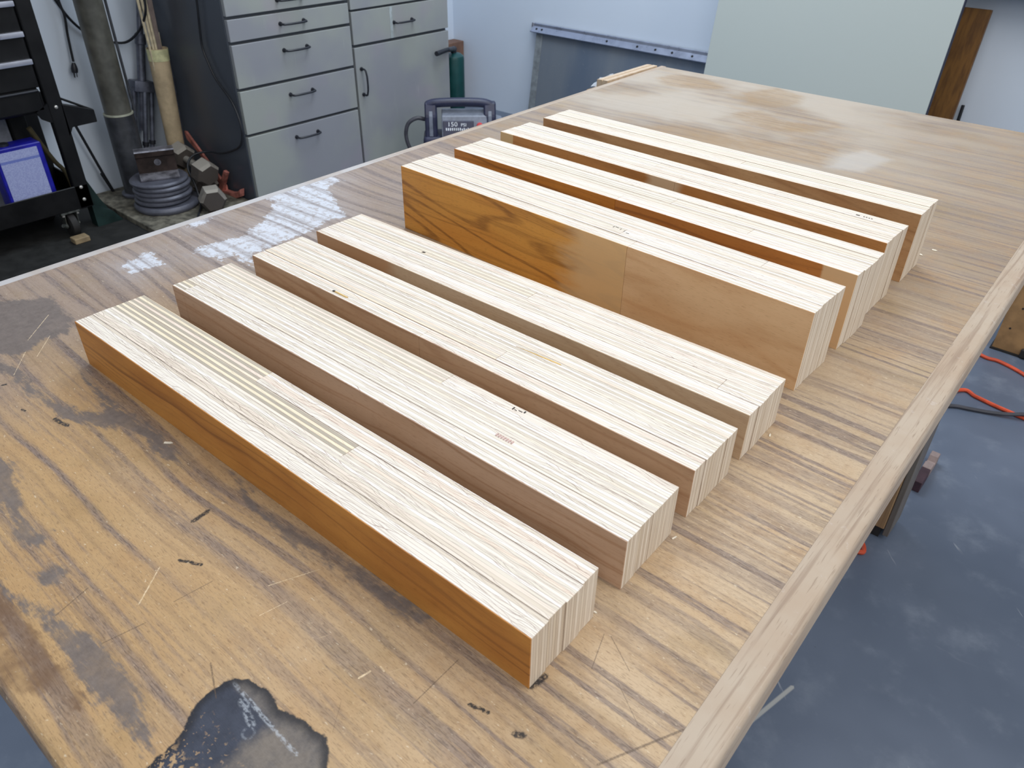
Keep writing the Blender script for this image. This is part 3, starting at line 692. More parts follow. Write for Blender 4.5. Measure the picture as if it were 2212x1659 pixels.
M_brown = plain('brown_box_board', (124, 92, 76), 0.7, 0, 0.12, 16)
M_tank = plain('green_tank_enamel', (18, 66, 66), 0.35, 0, 0.15, 8)
M_orange = plain('orange_cable', (206, 78, 42), 0.5)
M_grcable = plain('dark_grey_cable', (66, 66, 74), 0.5)
M_white = plain('white_print', (226, 230, 236), 0.6)
M_redbtn = plain('red_button', (206, 60, 66), 0.45)
M_jgrey = plain('compressor_grey', (122, 128, 142), 0.45)
M_jdark = plain('compressor_dark', (46, 49, 74), 0.40)

# ------------------------------------------------------------------ grey drawer cabinet along the left wall
def cab_front_mat():
    n = NT('grey_green_cabinet_paint'); p = n.pos(); x, y, z = n.xyz(p)
    a = n.noise(p, 3.2, 3, 0.5); b = n.noise(p, 60.0, 4, 0.6); c = n.noise(n.vec(0, n.mul(y, 30), n.mul(z, 5)), 1.0, 3, 0.6)
    col = n.mix(n.sst(a, 0.35, 0.65), lin(140, 142, 149), lin(152, 156, 152))
    sm = n.noise(n.vec(3, n.mul(y, 4), n.mul(z, 4)), 1.0, 2, 0.5)
    col = n.mix(n.sst(sm, 0.55, 0.72, 0, 0.35), col, lin(156, 144, 160))
    col = n.mix(n.sst(c, 0.62, 0.8, 0, 0.25), col, lin(178, 182, 180))
    col = n.mix(n.sst(b, 0.68, 0.8, 0, 0.4), col, lin(120, 126, 130))
    return n.out(col, n.sst(b, 0.3, 0.7, 0.32, 0.46), 0, 0.5)
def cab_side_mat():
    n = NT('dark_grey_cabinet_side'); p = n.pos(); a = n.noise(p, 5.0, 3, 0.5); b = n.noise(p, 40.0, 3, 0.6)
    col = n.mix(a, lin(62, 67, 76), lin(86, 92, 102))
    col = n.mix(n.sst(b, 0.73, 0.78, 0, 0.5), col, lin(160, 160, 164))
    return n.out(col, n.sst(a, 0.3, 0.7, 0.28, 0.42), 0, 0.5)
M_cabf = cab_front_mat(); M_cabs = cab_side_mat()
XF = -2.0
cab = thing('drawer_cabinet', 'grey green cabinet with four plain drawers beside a tall door, against the left wall', 'cabinet', (-2.3, 1.966, 0))
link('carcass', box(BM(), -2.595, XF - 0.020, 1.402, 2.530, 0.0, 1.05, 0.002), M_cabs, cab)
def pull(bm, a, b, out=0.026, r=0.0042):
    a, b = Vector(a), Vector(b); o = Vector((out, 0, 0)); d = b - a
    tube(bm, [a, a + o * 0.75, a + o + d * 0.10, a + o * 1.15 + d * 0.3, a + o * 1.15 + d * 0.7, a + o + d * 0.90, b + o * 0.75, b], r, 8, 5)
    for q in (a, b): cyl(bm, q - Vector((0.0, 0, 0)), q + Vector((0.006, 0, 0)), 0.0085, 0.007, 10)
    return bm
def front(name, y0, y1, z0, z1, parent=cab):
    return link(name, box(BM(), XF - 0.019, XF, y0, y1, z0, z1, 0.0012), M_cabf, parent)
cz = [0.040, 0.296, 0.468, 0.632, 0.718, 0.83, 1.04]
for i in range(6):
    dr = front('drawer', 1.4045, 1.9580, cz[i] + 0.0058, cz[i + 1] - 0.0058)
    zc = {0: 0.246, 1: 0.415, 2: 0.581, 3: 0.675, 4: 0.757, 5: 0.94}[i]
    link('drawer_pull', pull(BM(), (XF, 1.626, zc), (XF, 1.734, zc)), M_blk2, dr, smooth=True)
d1 = front('drawer', 1.9690, 2.5275, 0.5505, 0.676); 
link('drawer_pull', pull(BM(), (XF, 2.197, 0.612), (XF, 2.302, 0.612)), M_blk2, d1, smooth=True)
link('drawer_strip', box(BM(), XF, XF + 0.0012, 2.176, 2.1905, 0.5515, 0.6755), plain('pale_cabinet_strip', (172, 180, 182), 0.4), d1)
d2 = front('drawer', 1.9690, 2.5275, 0.685, 0.83)
link('drawer_pull', pull(BM(), (XF, 2.197, 0.757), (XF, 2.302, 0.757)), M_blk2, d2, smooth=True)
d3 = front('drawer', 1.9690, 2.5275, 0.839, 1.036)
link('drawer_pull', pull(BM(), (XF, 2.197, 0.94), (XF, 2.302, 0.94)), M_blk2, d3, smooth=True)
dd = front('door', 1.9690, 2.5275, 0.0458, 0.5385)
link('door_pull', pull(BM(), (XF, 1.996, 0.348), (XF, 1.996, 0.453), 0.03), M_blk2, dd, smooth=True)

# cord lying over the dark cabinet side and looping round the dumbbell
cd = [(-2.13, 1.390, 0.98), (-2.156, 1.390, 0.764), (-2.175, 1.390, 0.660), (-2.182, 1.390, 0.600), (-2.165, 1.390, 0.554), (-2.128, 1.390, 0.492), (-2.042, 1.390, 0.420), (-2.004, 1.386, 0.345), (-2.012, 1.384, 0.285), (-2.055, 1.382, 0.243),
      (-2.17, 1.375, 0.200), (-2.240, 1.355, 0.196), (-2.268, 1.30, 0.186), (-2.250, 1.258, 0.152), (-2.200, 1.247, 0.10), (-2.175, 1.240, 0.058), (-2.125, 1.215, 0.034), (-2.06, 1.165, 0.031), (-2.00, 1.12, 0.026), (-1.95, 1.10, 0.005), (-1.85, 1.12, 0.005)]
single('power_cord', tube(BM(), cd, 0.0042, 8, 7), M_cord, 'black power cord draped down the dark side of the grey drawer cabinet', 'cord', smooth=True)

# ------------------------------------------------------------------ black tool cart at the far left
XC = -2.25
cart = thing('tool_cart', 'black steel tool cart on casters with silver drawer pulls, far left', 'tool cart', (-2.4, 0.5, 0))
link('drawer_chest', box(BM(), -2.555, XC - 0.012, 0.15, 0.80, 0.462, 0.98, 0.004), M_blk, cart)
for (z0, z1, zs) in ((0.545, 0.622, 0.630), (0.632, 0.708, 0.715), (0.718, 0.80, 0.806), (0.812, 0.97, None)):
    d = link('drawer', box(BM(), XC - 0.012, XC - 0.002, 0.165, 0.806, z0, z1, 0.002), M_blk, cart)
    if zs: link('drawer_pull', box(BM(), XC - 0.004, XC + 0.012, 0.18, 0.806, zs - 0.0095, zs + 0.0075, 0.003, seg=2), M_chrome, d, smooth=True)
d = link('drawer', box(BM(), XC - 0.012, XC - 0.002, 0.165, 0.800, 0.470, 0.540, 0.002), M_blk, cart)
link('drawer_pull', box(BM(), XC - 0.004, XC + 0.007, 0.18, 0.797, 0.533, 0.5395, 0.002), M_blk2, d)
for y0, y1 in ((0.812, 0.862), (0.13, 0.16)):
    for x0, x1 in ((XC - 0.03, XC), (-2.556, -2.526)):
        p = link('corner_post', box(BM(), x0, x1, y0, y1, 0.105, 1.0, 0.003), M_blk, cart)
link('side_panel', prism(BM(), [(0.770, 0.466), (0.815, 0.49), (0.815, 0.425), (0.805, 0.425), (0.782, 0.440)], 'x', XC - 0.012, XC - 0.002), M_blk, cart)
br = link('side_handle_bracket', prism(BM(), [(0.855, 0.480), (0.961, 0.441), (0.961, 0.397), (0.872, 0.396), (0.850, 0.36)], 'x', XC - 0.03, XC, 0.002), M_blk, cart)
link('handle_rod', cyl(BM(), (XC - 0.015, 0.860, 0.497), (XC - 0.015, 0.958, 0.438), 0.004, n=8), M_blk, br)
link('side_handle_bracket', prism(BM(), [(0.855, 0.480), (0.961, 0.441), (0.961, 0.397), (0.872, 0.396), (0.850, 0.36)], 'x', -2.556, -2.53, 0.002), M_blk, cart)
tr = BM()
box(tr, XC - 0.006, XC, 0.13, 0.862, 0.108, 0.192, 0.002); box(tr, -2.556, -2.55, 0.13, 0.862, 0.108, 0.192); box(tr, -2.55, XC - 0.006, 0.13, 0.862, 0.112, 0.118)
box(tr, -2.55, XC - 0.006, 0.13, 0.136, 0.112, 0.19); box(tr, -2.55, XC - 0.006, 0.856, 0.862, 0.112, 0.19)
link('shelf_tray', tr, M_blk, cart)
def bolt(y, z, r=0.0065):
    b = BM(); lathe(b, [(r, 0), (r * 0.9, 0.003), (r * 0.5, 0.0048), (0.0005, 0.0052)], 12, frame((XC, y, z), (XC + 1, y, z))[0]); return b
for y, z in ((0.837, 0.473), (0.836, 0.185), (0.834, 0.139)): link('bolt', bolt(y, z), M_bolt, cart, smooth=True)
def caster(y, x):
    t = BM(); w = 0.014
    lathe(t, [(0.030, -w), (0.045, -w * 0.8), (0.047, 0), (0.045, w * 0.8), (0.030, w)], 24, frame((x, y, 0.0475), (x, y + 1, 0.0475))[0])
    wh = link('caster_wheel', t, M_dark, cart, smooth=True)
    f = BM()
    for s in (-1, 1): prism(f, [(x - 0.012, 0.040), (x + 0.014, 0.040), (x + 0.026, 0.098), (x - 0.026, 0.098)], 'y', y + s * 0.022 - 0.0015, y + s * 0.022 + 0.0015)
    box(f, x - 0.028, x + 0.028, y - 0.034, y + 0.034, 0.098, 0.107, 0.001); cyl(f, (x, y - 0.030, 0.0475), (x, y + 0.030, 0.0475), 0.006, n=10)
    cyl(f, (x + 0.02, y - 0.024, 0.050), (x + 0.03, y - 0.040, 0.062), 0.007, n=8)
    fk = link('caster_fork', f, M_zinc, cart)
    for dx, dy in ((0.022, -0.026), (0.022, 0.026)): link('bolt', lathe(BM(), [(0.005, 0), (0.005, 0.004), (0.002, 0.006)], 8, Matrix.Translation((x + dx, y + dy, 0.090))), M_bolt, fk)
caster(0.775, -2.285); caster(0.22, -2.285); caster(0.775, -2.51); caster(0.22, -2.51)

bx = thing('chemical_box', 'cobalt blue box with white printed label on the lower shelf of the black cart', 'box', (-2.32, 0.68, 0.118))
link('box_body', box(BM(), -2.345, -2.268, 0.600, 0.757, 0.118, 0.368, 0.003), M_blue, bx)
def label_mat():
    n = NT('printed_box_label'); x, y, z = n.xyz(n.pos())
    ln = n.mul(n.sst(n.noise(n.vec(0, n.mul(y, 160), n.mul(n.mth('FLOOR', n.mul(z, 230)), 7.1)), 1.0, 2, 0.6), 0.42, 0.58), n.sst(n.mth('FRACT', n.mul(z, 230)), 0.45, 0.55))
    col = n.mix(n.mul(ln, 0.40), lin(158, 166, 206), lin(70, 76, 160))
    bar = n.mul(n.sst(z, 0.316, 0.318), n.sst(z, 0.327, 0.325))
    return n.out(n.mix(n.mul(bar, 0.7), col, lin(72, 92, 176)), 0.6)
link('paper_label', box(BM(), -2.268, -2.2672, 0.611, 0.740, 0.140, 0.356), label_mat(), bx)
lidc = BM(); cyl(lidc, (-2.307, 0.65, 0.368), (-2.307, 0.65, 0.376), 0.018, n=16); link('cap', lidc, M_blk2, bx)
single('carton', box(BM(), -2.52, -2.43, 0.54, 0.722, 0.118, 0.430, 0.003), plain('pale_grey_carton', (126, 130, 142), 0.6), 'pale grey carton behind the blue box in the cart', 'carton')
single('black_case', box(BM(), -2.50, -2.43, 0.728, 0.790, 0.118, 0.458, 0.006), M_blk, 'black case standing between pale carton and cart post behind the blue box', 'case')
single('brush_handle', fixn(tube(BM(), [(-2.36, 0.765, 0.395), (-2.36, 0.785, 0.335), (-2.355, 0.812, 0.262), (-2.35, 0.835, 0.215), (-2.345, 0.842, 0.123)], 0.009, 10, 4, 0.007)), plain('dirty_brown_handle', (74, 66, 40), 0.6), 'dirty brown tool handle leaning out beside the blue box in the cart', 'handle', smooth=True)
single('floor_mat', box(BM(), -2.59, -1.30, -1.6, 0.974, 0.0, 0.006, 0.002), M_mat, 'black rubber mat on the floor underneath the tool cart', 'mat')
single('wood_offcut', box(BM(), -2.228, -2.186, 0.735, 0.790, 0.006, 0.026, 0.002), M_scrap, 'small pale wood offcut on the floor by the cart caster', 'offcut')

# dark green curved sheet between cart and weights
gp = [(0.868, 0.0062), (0.868, 0.235), (0.882, 0.200), (0.900, 0.150), (0.918, 0.098), (0.940, 0.050), (0.962, 0.018), (0.968, 0.0062)]
g = BM(); t = BM()
for i in range(len(gp) - 1): pass
prism(g, gp, 'x', -2.340, -2.332)
prism(g, [(0.868, 0.0062), (0.868, 0.09), (0.94, 0.05), (0.968, 0.0062)], 'x', -2.29, -2.332)
single('green_dustpan', g, M_green, 'dark green sloping plastic dustpan standing on edge beside the black cart', 'dustpan')
r = BM(); cyl(r, (-2.545, 0.985, 0.34), (-2.560, 1.062, 0.035), 0.0055, n=8); cyl(r, (-2.557, 1.040, 0.110), (-2.562, 1.073, 0.0), 0.0085, 0.006, n=8)
single('leaning_rod', r, M_cord, 'thin black rod leaning on the white wall behind the cart', 'rod', smooth=True)

# ------------------------------------------------------------------ pipe, stand, tube of sticks in the corner by the cabinet
single('floor_plate', box(BM(), -2.585, -2.02, 0.978, 1.395, 0.0, 0.025, 0.002), M_dusty, 'dusty grey brown base board under the weight plates and dumbbells', 'board')
pipe = thing('pipe', 'tall dark grey green pipe set in a wider black sleeve before the white wall', 'pipe', (-2.46, 1.131, 0.025))
PC = (-2.46, 1.131)
link('base_flange', lathe(BM(), [(0.055, 0), (0.069, 0.002), (0.069, 0.010), (0.056, 0.014)], 28, Matrix.Translation((*PC, 0.025))), M_iron, pipe, smooth=True)
link('sleeve', lathe(BM(), [(0.055, 0.012), (0.055, 0.324), (0.0545, 0.326)], 32, Matrix.Translation((*PC, 0.025))), M_gdark, pipe, smooth=True)
link('sleeve_lip', lathe(BM(), [(0.0505, 0.326), (0.0555, 0.326), (0.0555, 0.332), (0.0505, 0.332)], 32, Matrix.Translation((*PC, 0.025))), M_pipelip, pipe, smooth=True)
link('upper_pipe', lathe(BM(), [(0.0495, 0.315), (0.0495, 1.25)], 32, Matrix.Translation((*PC, 0.025))), M_gpipe, pipe, smooth=True)
link('cable', fixn(tube(BM(), [(-2.434, 1.186, 0.358), (-2.436, 1.185, 0.50), (-2.438, 1.184, 0.80), (-2.438, 1.184, 1.1)], 0.005, 8, 3)), M_gdark, pipe, smooth=True)

hc = thing('hanging_cord', 'black cord with a three prong plug hanging beside the dark pipe', 'cord', (-2.58, 1.06, 0.48))
link('cable', fixn(tube(BM(), [(-2.585, 1.070, 1.05), (-2.582, 1.072, 0.90), (-2.578, 1.076, 0.753), (-2.575, 1.080, 0.70), (-2.575, 1.072, 0.640), (-2.572, 1.066, 0.585), (-2.570, 1.062, 0.540)], 0.0045, 8, 6)), M_cord, hc, smooth=True)
pb = BM(); lathe(pb, [(0.006, 0.0), (0.010, 0.010), (0.0125, 0.022), (0.0115, 0.034), (0.009, 0.036)], 12, frame((-2.570, 1.061, 0.536), (-2.570, 1.0535, 0.490))[0])
pg = link('plug', pb, M_blk2, hc, smooth=True)
for dx, dy in ((0.004, -0.004), (-0.004, -0.003), (0, 0.006)):
    link('prong', cyl(BM(), (-2.570 + dx, 1.056 + dy, 0.502), (-2.570 + dx, 1.0535 + dy, 0.484), 0.0014, n=6), M_cord, pg)
single('looped_cable', fixn(tube(BM(), [(-2.592, 1.03, 0.86), (-2.590, 1.062, 0.770), (-2.588, 1.098, 0.688), (-2.588, 1.140, 0.634), (-2.588, 1.185, 0.598), (-2.588, 1.235, 0.583), (-2.555, 1.278, 0.583), (-2.49, 1.303, 0.625), (-2.415, 1.309, 0.690), (-2.400, 1.315, 0.746), (-2.40, 1.312, 0.83), (-2.42, 1.30, 0.95)], 0.0048, 8, 6)), M_cord, 'black cable swinging in a loop behind the pipe across the white wall', 'cable', smooth=True)

ls = thing('folded_light_stand', 'folded grey tripod light stand leaning between pipe and cardboard tube', 'tripod stand', (-2.50, 1.20, 0.025))
def lp(t): return Vector((-2.545, 1.198, 0.025)).lerp(Vector((-2.55, 1.372, 0.753)), t)
link('column', cyl(BM(), lp(0.30), lp(0.785), 0.0165, n=16), M_lgrey, ls, smooth=True)
link('collar', cyl(BM(), lp(0.745), lp(0.80), 0.021, n=16, bev=0.003), M_lgrey, ls, smooth=True)
link('upper_column', cyl(BM(), lp(0.79), lp(1.35), 0.0115, n=12), M_lgrey, ls, smooth=True)
Mh = frame(lp(0.535), lp(0.9))[0]
link('leg_hub', box(BM(), -0.03, 0.03, -0.044, 0.044, -0.022, 0.022, 0.008, Mh, 2), M_lgrey, ls, smooth=True)
for off, ex in ((-0.040, 0.006), (0.0, 0.012), (0.036, 0.0)):
    a = lp(0.53) + Vector((0.02 if off == 0 else 0.008, off * 0.95, -off * 0.2)); b = lp(0.0) + Vector((0.02 if off == 0 else 0.008, off * 1.0, 0)); b.z = 0.037
    lg = link('leg', cyl(BM(), b, a, 0.0095, n=10), M_lgrey, ls, smooth=True)
    link('leg_clamp', cyl(BM(), b.lerp(a, 0.40), b.lerp(a, 0.44), 0.013, n=10), M_blk2, lg, smooth=True)
    link('foot', cyl(BM(), b - Vector((0, 0, 0.0115)), b + Vector((0, 0, 0.02)), 0.0125, n=10), M_dark, lg, smooth=True)

ct = thing('cardboard_tube', 'tan cardboard tube holding dowels, leaning on the dark cabinet side', 'tube', (-2.45, 1.33, 0.025))
tb, tt = Vector((-2.45, 1.322, 0.025)), Vector((-2.452, 1.3445, 0.566))
Mt, Lt = frame(tb, tt)
link('tube_wall', lathe(BM(), [(0.031, 0.0), (0.034, Lt * 0.3), (0.040, Lt), (0.0375, Lt), (0.0325, Lt * 0.3), (0.029, 0.003)], 28, Mt, False), M_card, ct, smooth=True)
link('tape', lathe(BM(), [(0.0398, Lt - 0.046), (0.0405, Lt - 0.046), (0.0409, Lt - 0.002), (0.0400, Lt - 0.002)], 28, Mt, False), M_tape, ct, smooth=True)
def in_tube(dx, dy, top):
    b = tb.lerp(tt, 0.45) + Vector((dx * 0.6, dy * 0.6, 0)); return b, Vector(top)
for i, (dx, dy, top, lab) in enumerate((
        (0.018, -0.026, (-2.432, 1.298, 1.02), 'pale dowel, leftmost of the sticks standing in the cardboard tube'),
        (0.022, -0.010, (-2.436, 1.318, 1.00), 'pale dowel, middle of the three long ones in the cardboard tube'),
        (0.020, 0.004, (-2.438, 1.335, 0.96), 'pale dowel next to the taupe strip in the cardboard tube'))):
    b, t_ = in_tube(dx, dy, top)
    single('dowel', cyl(BM(), b, t_, 0.0055, n=10), M_dowel, lab, 'dowel', 'dowels in the cardboard tube', smooth=True)
b, t_ = in_tube(-0.004, 0.012, (-2.466, 1.358, 1.02)); Mq, Lq = frame(b, t_)
single('flat_strip', box(BM(), -0.0175, 0.0175, -0.004, 0.004, 0, Lq, 0.001, Matrix.Translation(b) @ Matrix.Rotation(math.atan2(t_.y - b.y, t_.z - b.z) * -1, 4, 'X') @ Matrix.Rotation(math.radians(90), 4, 'Z')), M_taupe, 'flat taupe wooden strip standing in the cardboard tube', 'strip')
b, t_ = in_tube(-0.012, 0.034, (-2.458, 1.366, 0.620))
single('short_dowel', cyl(BM(), b, t_, 0.0055, n=10), M_dowel, 'short pale dowel just clearing the rim of the cardboard tube', 'dowel', smooth=True)
Ms = frame((-2.44, 1.352, 0.10), (-2.46, 1.388, 0.528))[0]
single('metal_angle', box(BM(), -0.003, 0.003, -0.010, 0.010, -0.07, 0.43, 0.0008, Ms), M_lgrey, 'thin grey metal bar standing right behind the cardboard tube', 'bar')

rb = BM()
def slab(bm, a, b, w, th):
    M, L = frame(a, b); box(bm, -th / 2, th / 2, -w / 2, w / 2, 0, L, 0.001, M)
def strap(bm, pts, y0, y1): prism(bm, pts, 'y', y0, y1, 0.001)
strap(rb, [(-2.452, 0.232), (-2.438, 0.232), (-2.335, 0.155), (-2.20, 0.055), (-2.20, 0.030), (-2.235, 0.030), (-2.36, 0.150), (-2.445, 0.200)], 1.378, 1.388)
strap(rb, [(-2.166, 0.132), (-2.142, 0.128), (-2.212, 0.030), (-2.245, 0.030)], 1.364, 1.377)
strap(rb, [(-2.235, 0.025), (-2.235, 0.034), (-2.15, 0.040), (-2.105, 0.052), (-2.072, 0.074), (-2.082, 0.040), (-2.115, 0.025)], 1.368, 1.389)
single('red_jack_stand', rb, M_red, 'faded red steel jack stand frame behind the hex dumbbells', 'jack stand')

# ------------------------------------------------------------------ weight plates with a rail offcut on top, hex dumbbells
PX, PY = -2.262, 1.140
zc = 0.025
specs = [(0.126, 0.026, 0.006, 'large grey weight plate at the bottom of the stack under the rail offcut'),
         (0.107, 0.020, -0.004, 'weight plate second from the bottom of the grey stack'),
         (0.109, 0.019, 0.002, 'weight plate third from the bottom of the grey stack'),
         (0.108, 0.019, -0.002, 'weight plate third from the top of the grey stack'),
         (0.109, 0.018, 0.003, 'weight plate second from the top, with a rusty spot'),
         (0.110, 0.016, -0.003, 'topmost grey weight plate, directly under the rail offcut')]
specs = specs[:]
for i, (r, h, dx, lab) in enumerate(specs):
    t = BM(); q = h / 2
    lathe(t, [(0.014, 0.002), (r * 0.55, 0.002), (r - 0.022, 0.003), (r - 0.018, 0.0), (r - 0.007, 0.0), (r, q * 0.7), (r, h - q * 0.7), (r - 0.007, h), (r - 0.018, h), (r - 0.022, h - 0.0015), (r * 0.55, h - 0.0015), (0.014, h - 0.0015)], 44, Matrix.Translation((PX + dx, PY + dx * 0.8, zc)))
    single('weight_plate', fixn(t), M_iron, lab, 'weight plate', 'weight plates stacked by the wall', smooth=True)
    zc += h
# rail offcut: foot, web, head
rail = thing('rail_offcut', 'short rusty steel rail offcut standing on the stacked weight plates', 'steel rail', (PX, PY, zc))
rail.rotation_euler = (0, 0, 0)
u = Vector((0.062, 0.139, 0)).normalized(); v = Vector((u.y, -u.x, 0))
def rail_bm(poly, s0, s1):
    bm = BM(); A = []; B = []
    for (a, z) in poly:
        A.append(bm.verts.new(Vector((PX - 0.004, PY + 0.004, zc)) + v * a + u * s0 + Vector((0, 0, z)))); B.append(bm.verts.new(Vector((PX - 0.004, PY + 0.004, zc)) + v * a + u * s1 + Vector((0, 0, z))))
    bm.faces.new(A); bm.faces.new(B[::-1]); n = len(poly)
    for i in range(n): bm.faces.new((A[i], B[i], B[(i + 1) % n], A[(i + 1) % n]))
    return fixn(bm)
hz = 0.252 - zc
link('rail_foot', rail_bm([(-0.050, 0), (0.050, 0), (0.052, 0.006), (0.014, 0.020), (-0.014, 0.020), (-0.050, 0.006)], -0.072, 0.072), M_steeltop, rail)
link('rail_web', rail_bm([(-0.009, 0.0195), (0.009, 0.0195), (0.008, hz - 0.030), (-0.008, hz - 0.030)], -0.0715, 0.0715), M_steel, rail)
hd = link('rail_head', rail_bm([(-0.008, hz - 0.0302), (0.008, hz - 0.0302), (0.026, hz - 0.022), (0.027, hz - 0.004), (-0.027, hz - 0.004), (-0.026, hz - 0.022)], -0.072, 0.072), M_steel, rail)
link('rail_crown', rail_bm([(-0.027, hz - 0.0041), (0.027, hz - 0.0041), (0.022, hz), (-0.022, hz)], -0.072, 0.072), M_steeltop, hd)
hcn = Vector((PX - 0.004, PY + 0.004, zc + 0.058)) + u * 0.004
link('bolt_hole_bush', lathe(BM(), [(0.013, 0), (0.013, 0.0105), (0.008, 0.0105), (0.007, 0.009)], 16, frame(hcn, hcn + v)[0]), M_steeltop, rail, smooth=True)

def dumbbell(a, b, roll, lab):
    a, b = Vector(a), Vector(b); d = (b - a).normalized(); M, L = frame(a, b)
    t = thing('hex_dumbbell', lab, 'dumbbell', (*((a + b) / 2)[:2], 0.025))
    link('handle', fixn(lathe(BM(), [(0.0125, 0.06), (0.015, L * 0.4), (0.0155, L * 0.5), (0.015, L * 0.6), (0.0125, L - 0.06)], 14, M)), plain('chrome_grip', (176, 172, 164), 0.4, 0.5), t, smooth=True)
    for z0, z1 in ((0.0, 0.075), (L - 0.075, L)):
        bm = BM(); R_ = 0.052
        prof = [(R_ * 0.80, z0), (R_, z0 + 0.012), (R_, z1 - 0.012), (R_ * 0.80, z1)]
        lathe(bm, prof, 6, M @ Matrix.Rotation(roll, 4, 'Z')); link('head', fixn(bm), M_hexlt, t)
    return t
dumbbell((-2.395, 1.294, 0.176), (-2.155, 1.297, 0.130), math.radians(20), 'upper grey hex dumbbell, tilted on the lower one behind the weight plates')
dumbbell((-2.285, 1.330, 0.0705), (-2.040, 1.230, 0.0705), math.radians(0), 'lower grey hex dumbbell lying on the floor board')

# ------------------------------------------------------------------ jump starter in the gap between bench and cabinet
JC = Vector((-1.654, 2.235, 0.0))
jr = math.atan2(2.318 - 2.158, -1.568 + 1.732)
js = thing('jump_starter', 'dark portable jump starter with carry handle and 150 PSI gauge panel on the floor', 'jump starter', JC, jr)
def J(bm): return bm
# local: x along width (left to right as seen), -y towards the viewer
link('body', box(BM(), -0.160, 0.160, -0.060, 0.075, 0.0, 0.200, 0.018, None, 3), M_jdark, js, local=True, smooth=True)
link('front_panel', prism(BM(), [(-0.062, 0.085), (-0.078, 0.19), (-0.042, 0.286), (0.03, 0.300), (0.03, 0.085)], 'x', -0.078, 0.118, 0.004), M_jgrey, js, local=True)
link('dark_panel', prism(BM(), [(-0.064, 0.08), (-0.0805, 0.190), (-0.0535, 0.268), (-0.045, 0.268), (-0.05, 0.08)], 'x', -0.072, 0.060, 0.002), M_jdark, js, local=True)
for x0, x1 in ((-0.150, -0.098), (0.105, 0.157)):
    s = link('handle_post', prism(BM(), [(-0.050, 0.185), (-0.042, 0.285), (-0.018, 0.335), (0.018, 0.335), (0.05, 0.28), (0.06, 0.185)], 'x', x0, x1, 0.006), M_jdark, js, local=True)
    link('post_inlay', prism(BM(), [(-0.0515, 0.200), (-0.045, 0.285), (-0.034, 0.305), (-0.03, 0.30), (-0.04, 0.20)], 'x', x0 + 0.018, x1 - 0.018, 0.002), M_jgrey, s, local=True)
link('handle_bar', fixn(tube(BM(), [(-0.135, -0.004, 0.322), (-0.10, -0.004, 0.331), (0.0, -0.004, 0.334), (0.10, -0.004, 0.331), (0.14, -0.004, 0.318)], 0.019, 12, 4)), M_jdark, js, local=True, smooth=True)
link('side_knob', cyl(BM(), (0.150, 0.0, 0.245), (0.182, 0.0, 0.243), 0.035, 0.03, 18, bev=0.004), M_jgrey, js, local=True, smooth=True)
link('side_clamp', box(BM(), 0.158, 0.186, -0.04, 0.04, 0.15, 0.235, 0.006), M_jdark, js, local=True)
for x_, z_, y_ in ((0.086, 0.248, -0.0585), (0.082, 0.212, -0.071)):
    link('red_button', fixn(lathe(BM(), [(0.0135, 0), (0.0135, 0.006), (0.011, 0.009), (0.002, 0.010)], 18, Matrix.Translation((x_, y_, z_)) @ Matrix.Rotation(math.radians(90 - 20), 4, 'X'))), M_redbtn, js, local=True, smooth=True)
tilt = Matrix.Rotation(math.radians(90 - 19.5), 4, 'X')
tx = text_bm('150', 0.026); bmesh.ops.transform(tx, matrix=Matrix.Translation((-0.054, -0.0612, 0.247)) @ tilt @ Matrix.Diagonal((1.15, 1, 1, 1)), verts=tx.verts)
lt_ = link('lettering', tx, M_white, js, local=True)
tx = text_bm('PSI', 0.018); bmesh.ops.transform(tx, matrix=Matrix.Translation((0.004, -0.0612, 0.247)) @ tilt @ Matrix.Diagonal((1.15, 1, 1, 1)), verts=tx.verts)
link('lettering', tx, M_white, js, local=True)
sm = BM(); sr = random.Random(5)
for i in range(12):
    h_ = sr.choice((0.008, 0.011, 0.011)); x_ = -0.060 + i * 0.0085
    box(sm, x_, x_ + 0.0042, 0.0, h_, 0.0, 0.0006, 0, Matrix.Translation((0.0, -0.0662, 0.2305)) @ tilt @ Matrix.Shear('XY', 4, (0.0, 0.0)))
link('small_print', sm, M_white, js, local=True)
link('hose', fixn(tube(BM(), [(-0.150, -0.005, 0.262), (-0.185, -0.015, 0.270), (-0.222, -0.02, 0.250), (-0.236, -0.02, 0.205), (-0.228, -0.02, 0.155), (-0.205, -0.02, 0.110), (-0.17, -0.02, 0.07), (-0.150, -0.01, 0.06)], 0.0085, 10, 5)), M_grcable, js, local=True, smooth=True)

# ------------------------------------------------------------------ green tank and brown box in the corner
tk = thing('gas_cylinder', 'dark green gas cylinder with black nozzle standing at the right end of the cabinet', 'gas cylinder', (-2.045, 2.605, 0))
TP = Matrix.Translation((-2.045, 2.605, 0))
link('cylinder_body', lathe(BM(), [(0.046, 0.0), (0.050, 0.006), (0.050, 0.398), (0.047, 0.410), (0.034, 0.420), (0.016, 0.424)], 32, TP), M_tank, tk, smooth=True)
vb = BM(); cyl(vb, (-2.045, 2.605, 0.422), (-2.045, 2.605, 0.445), 0.014, n=12); cyl(vb, (-2.05, 2.615, 0.438), (-1.985, 2.505, 0.460), 0.013, 0.009, 12); cyl(vb, (-1.985, 2.505, 0.460), (-1.965, 2.412, 0.458), 0.009, 0.011, 12)
link('nozzle', vb, M_blk2, tk, smooth=True)
cb = BM(); box(cb, -2.595, -2.516, 3.02, 3.165, 0.0, 0.338, 0.002)
cbt = single('cardboard_box', cb, M_brown, 'small brown cardboard box in the corner behind the green cylinder', 'box')

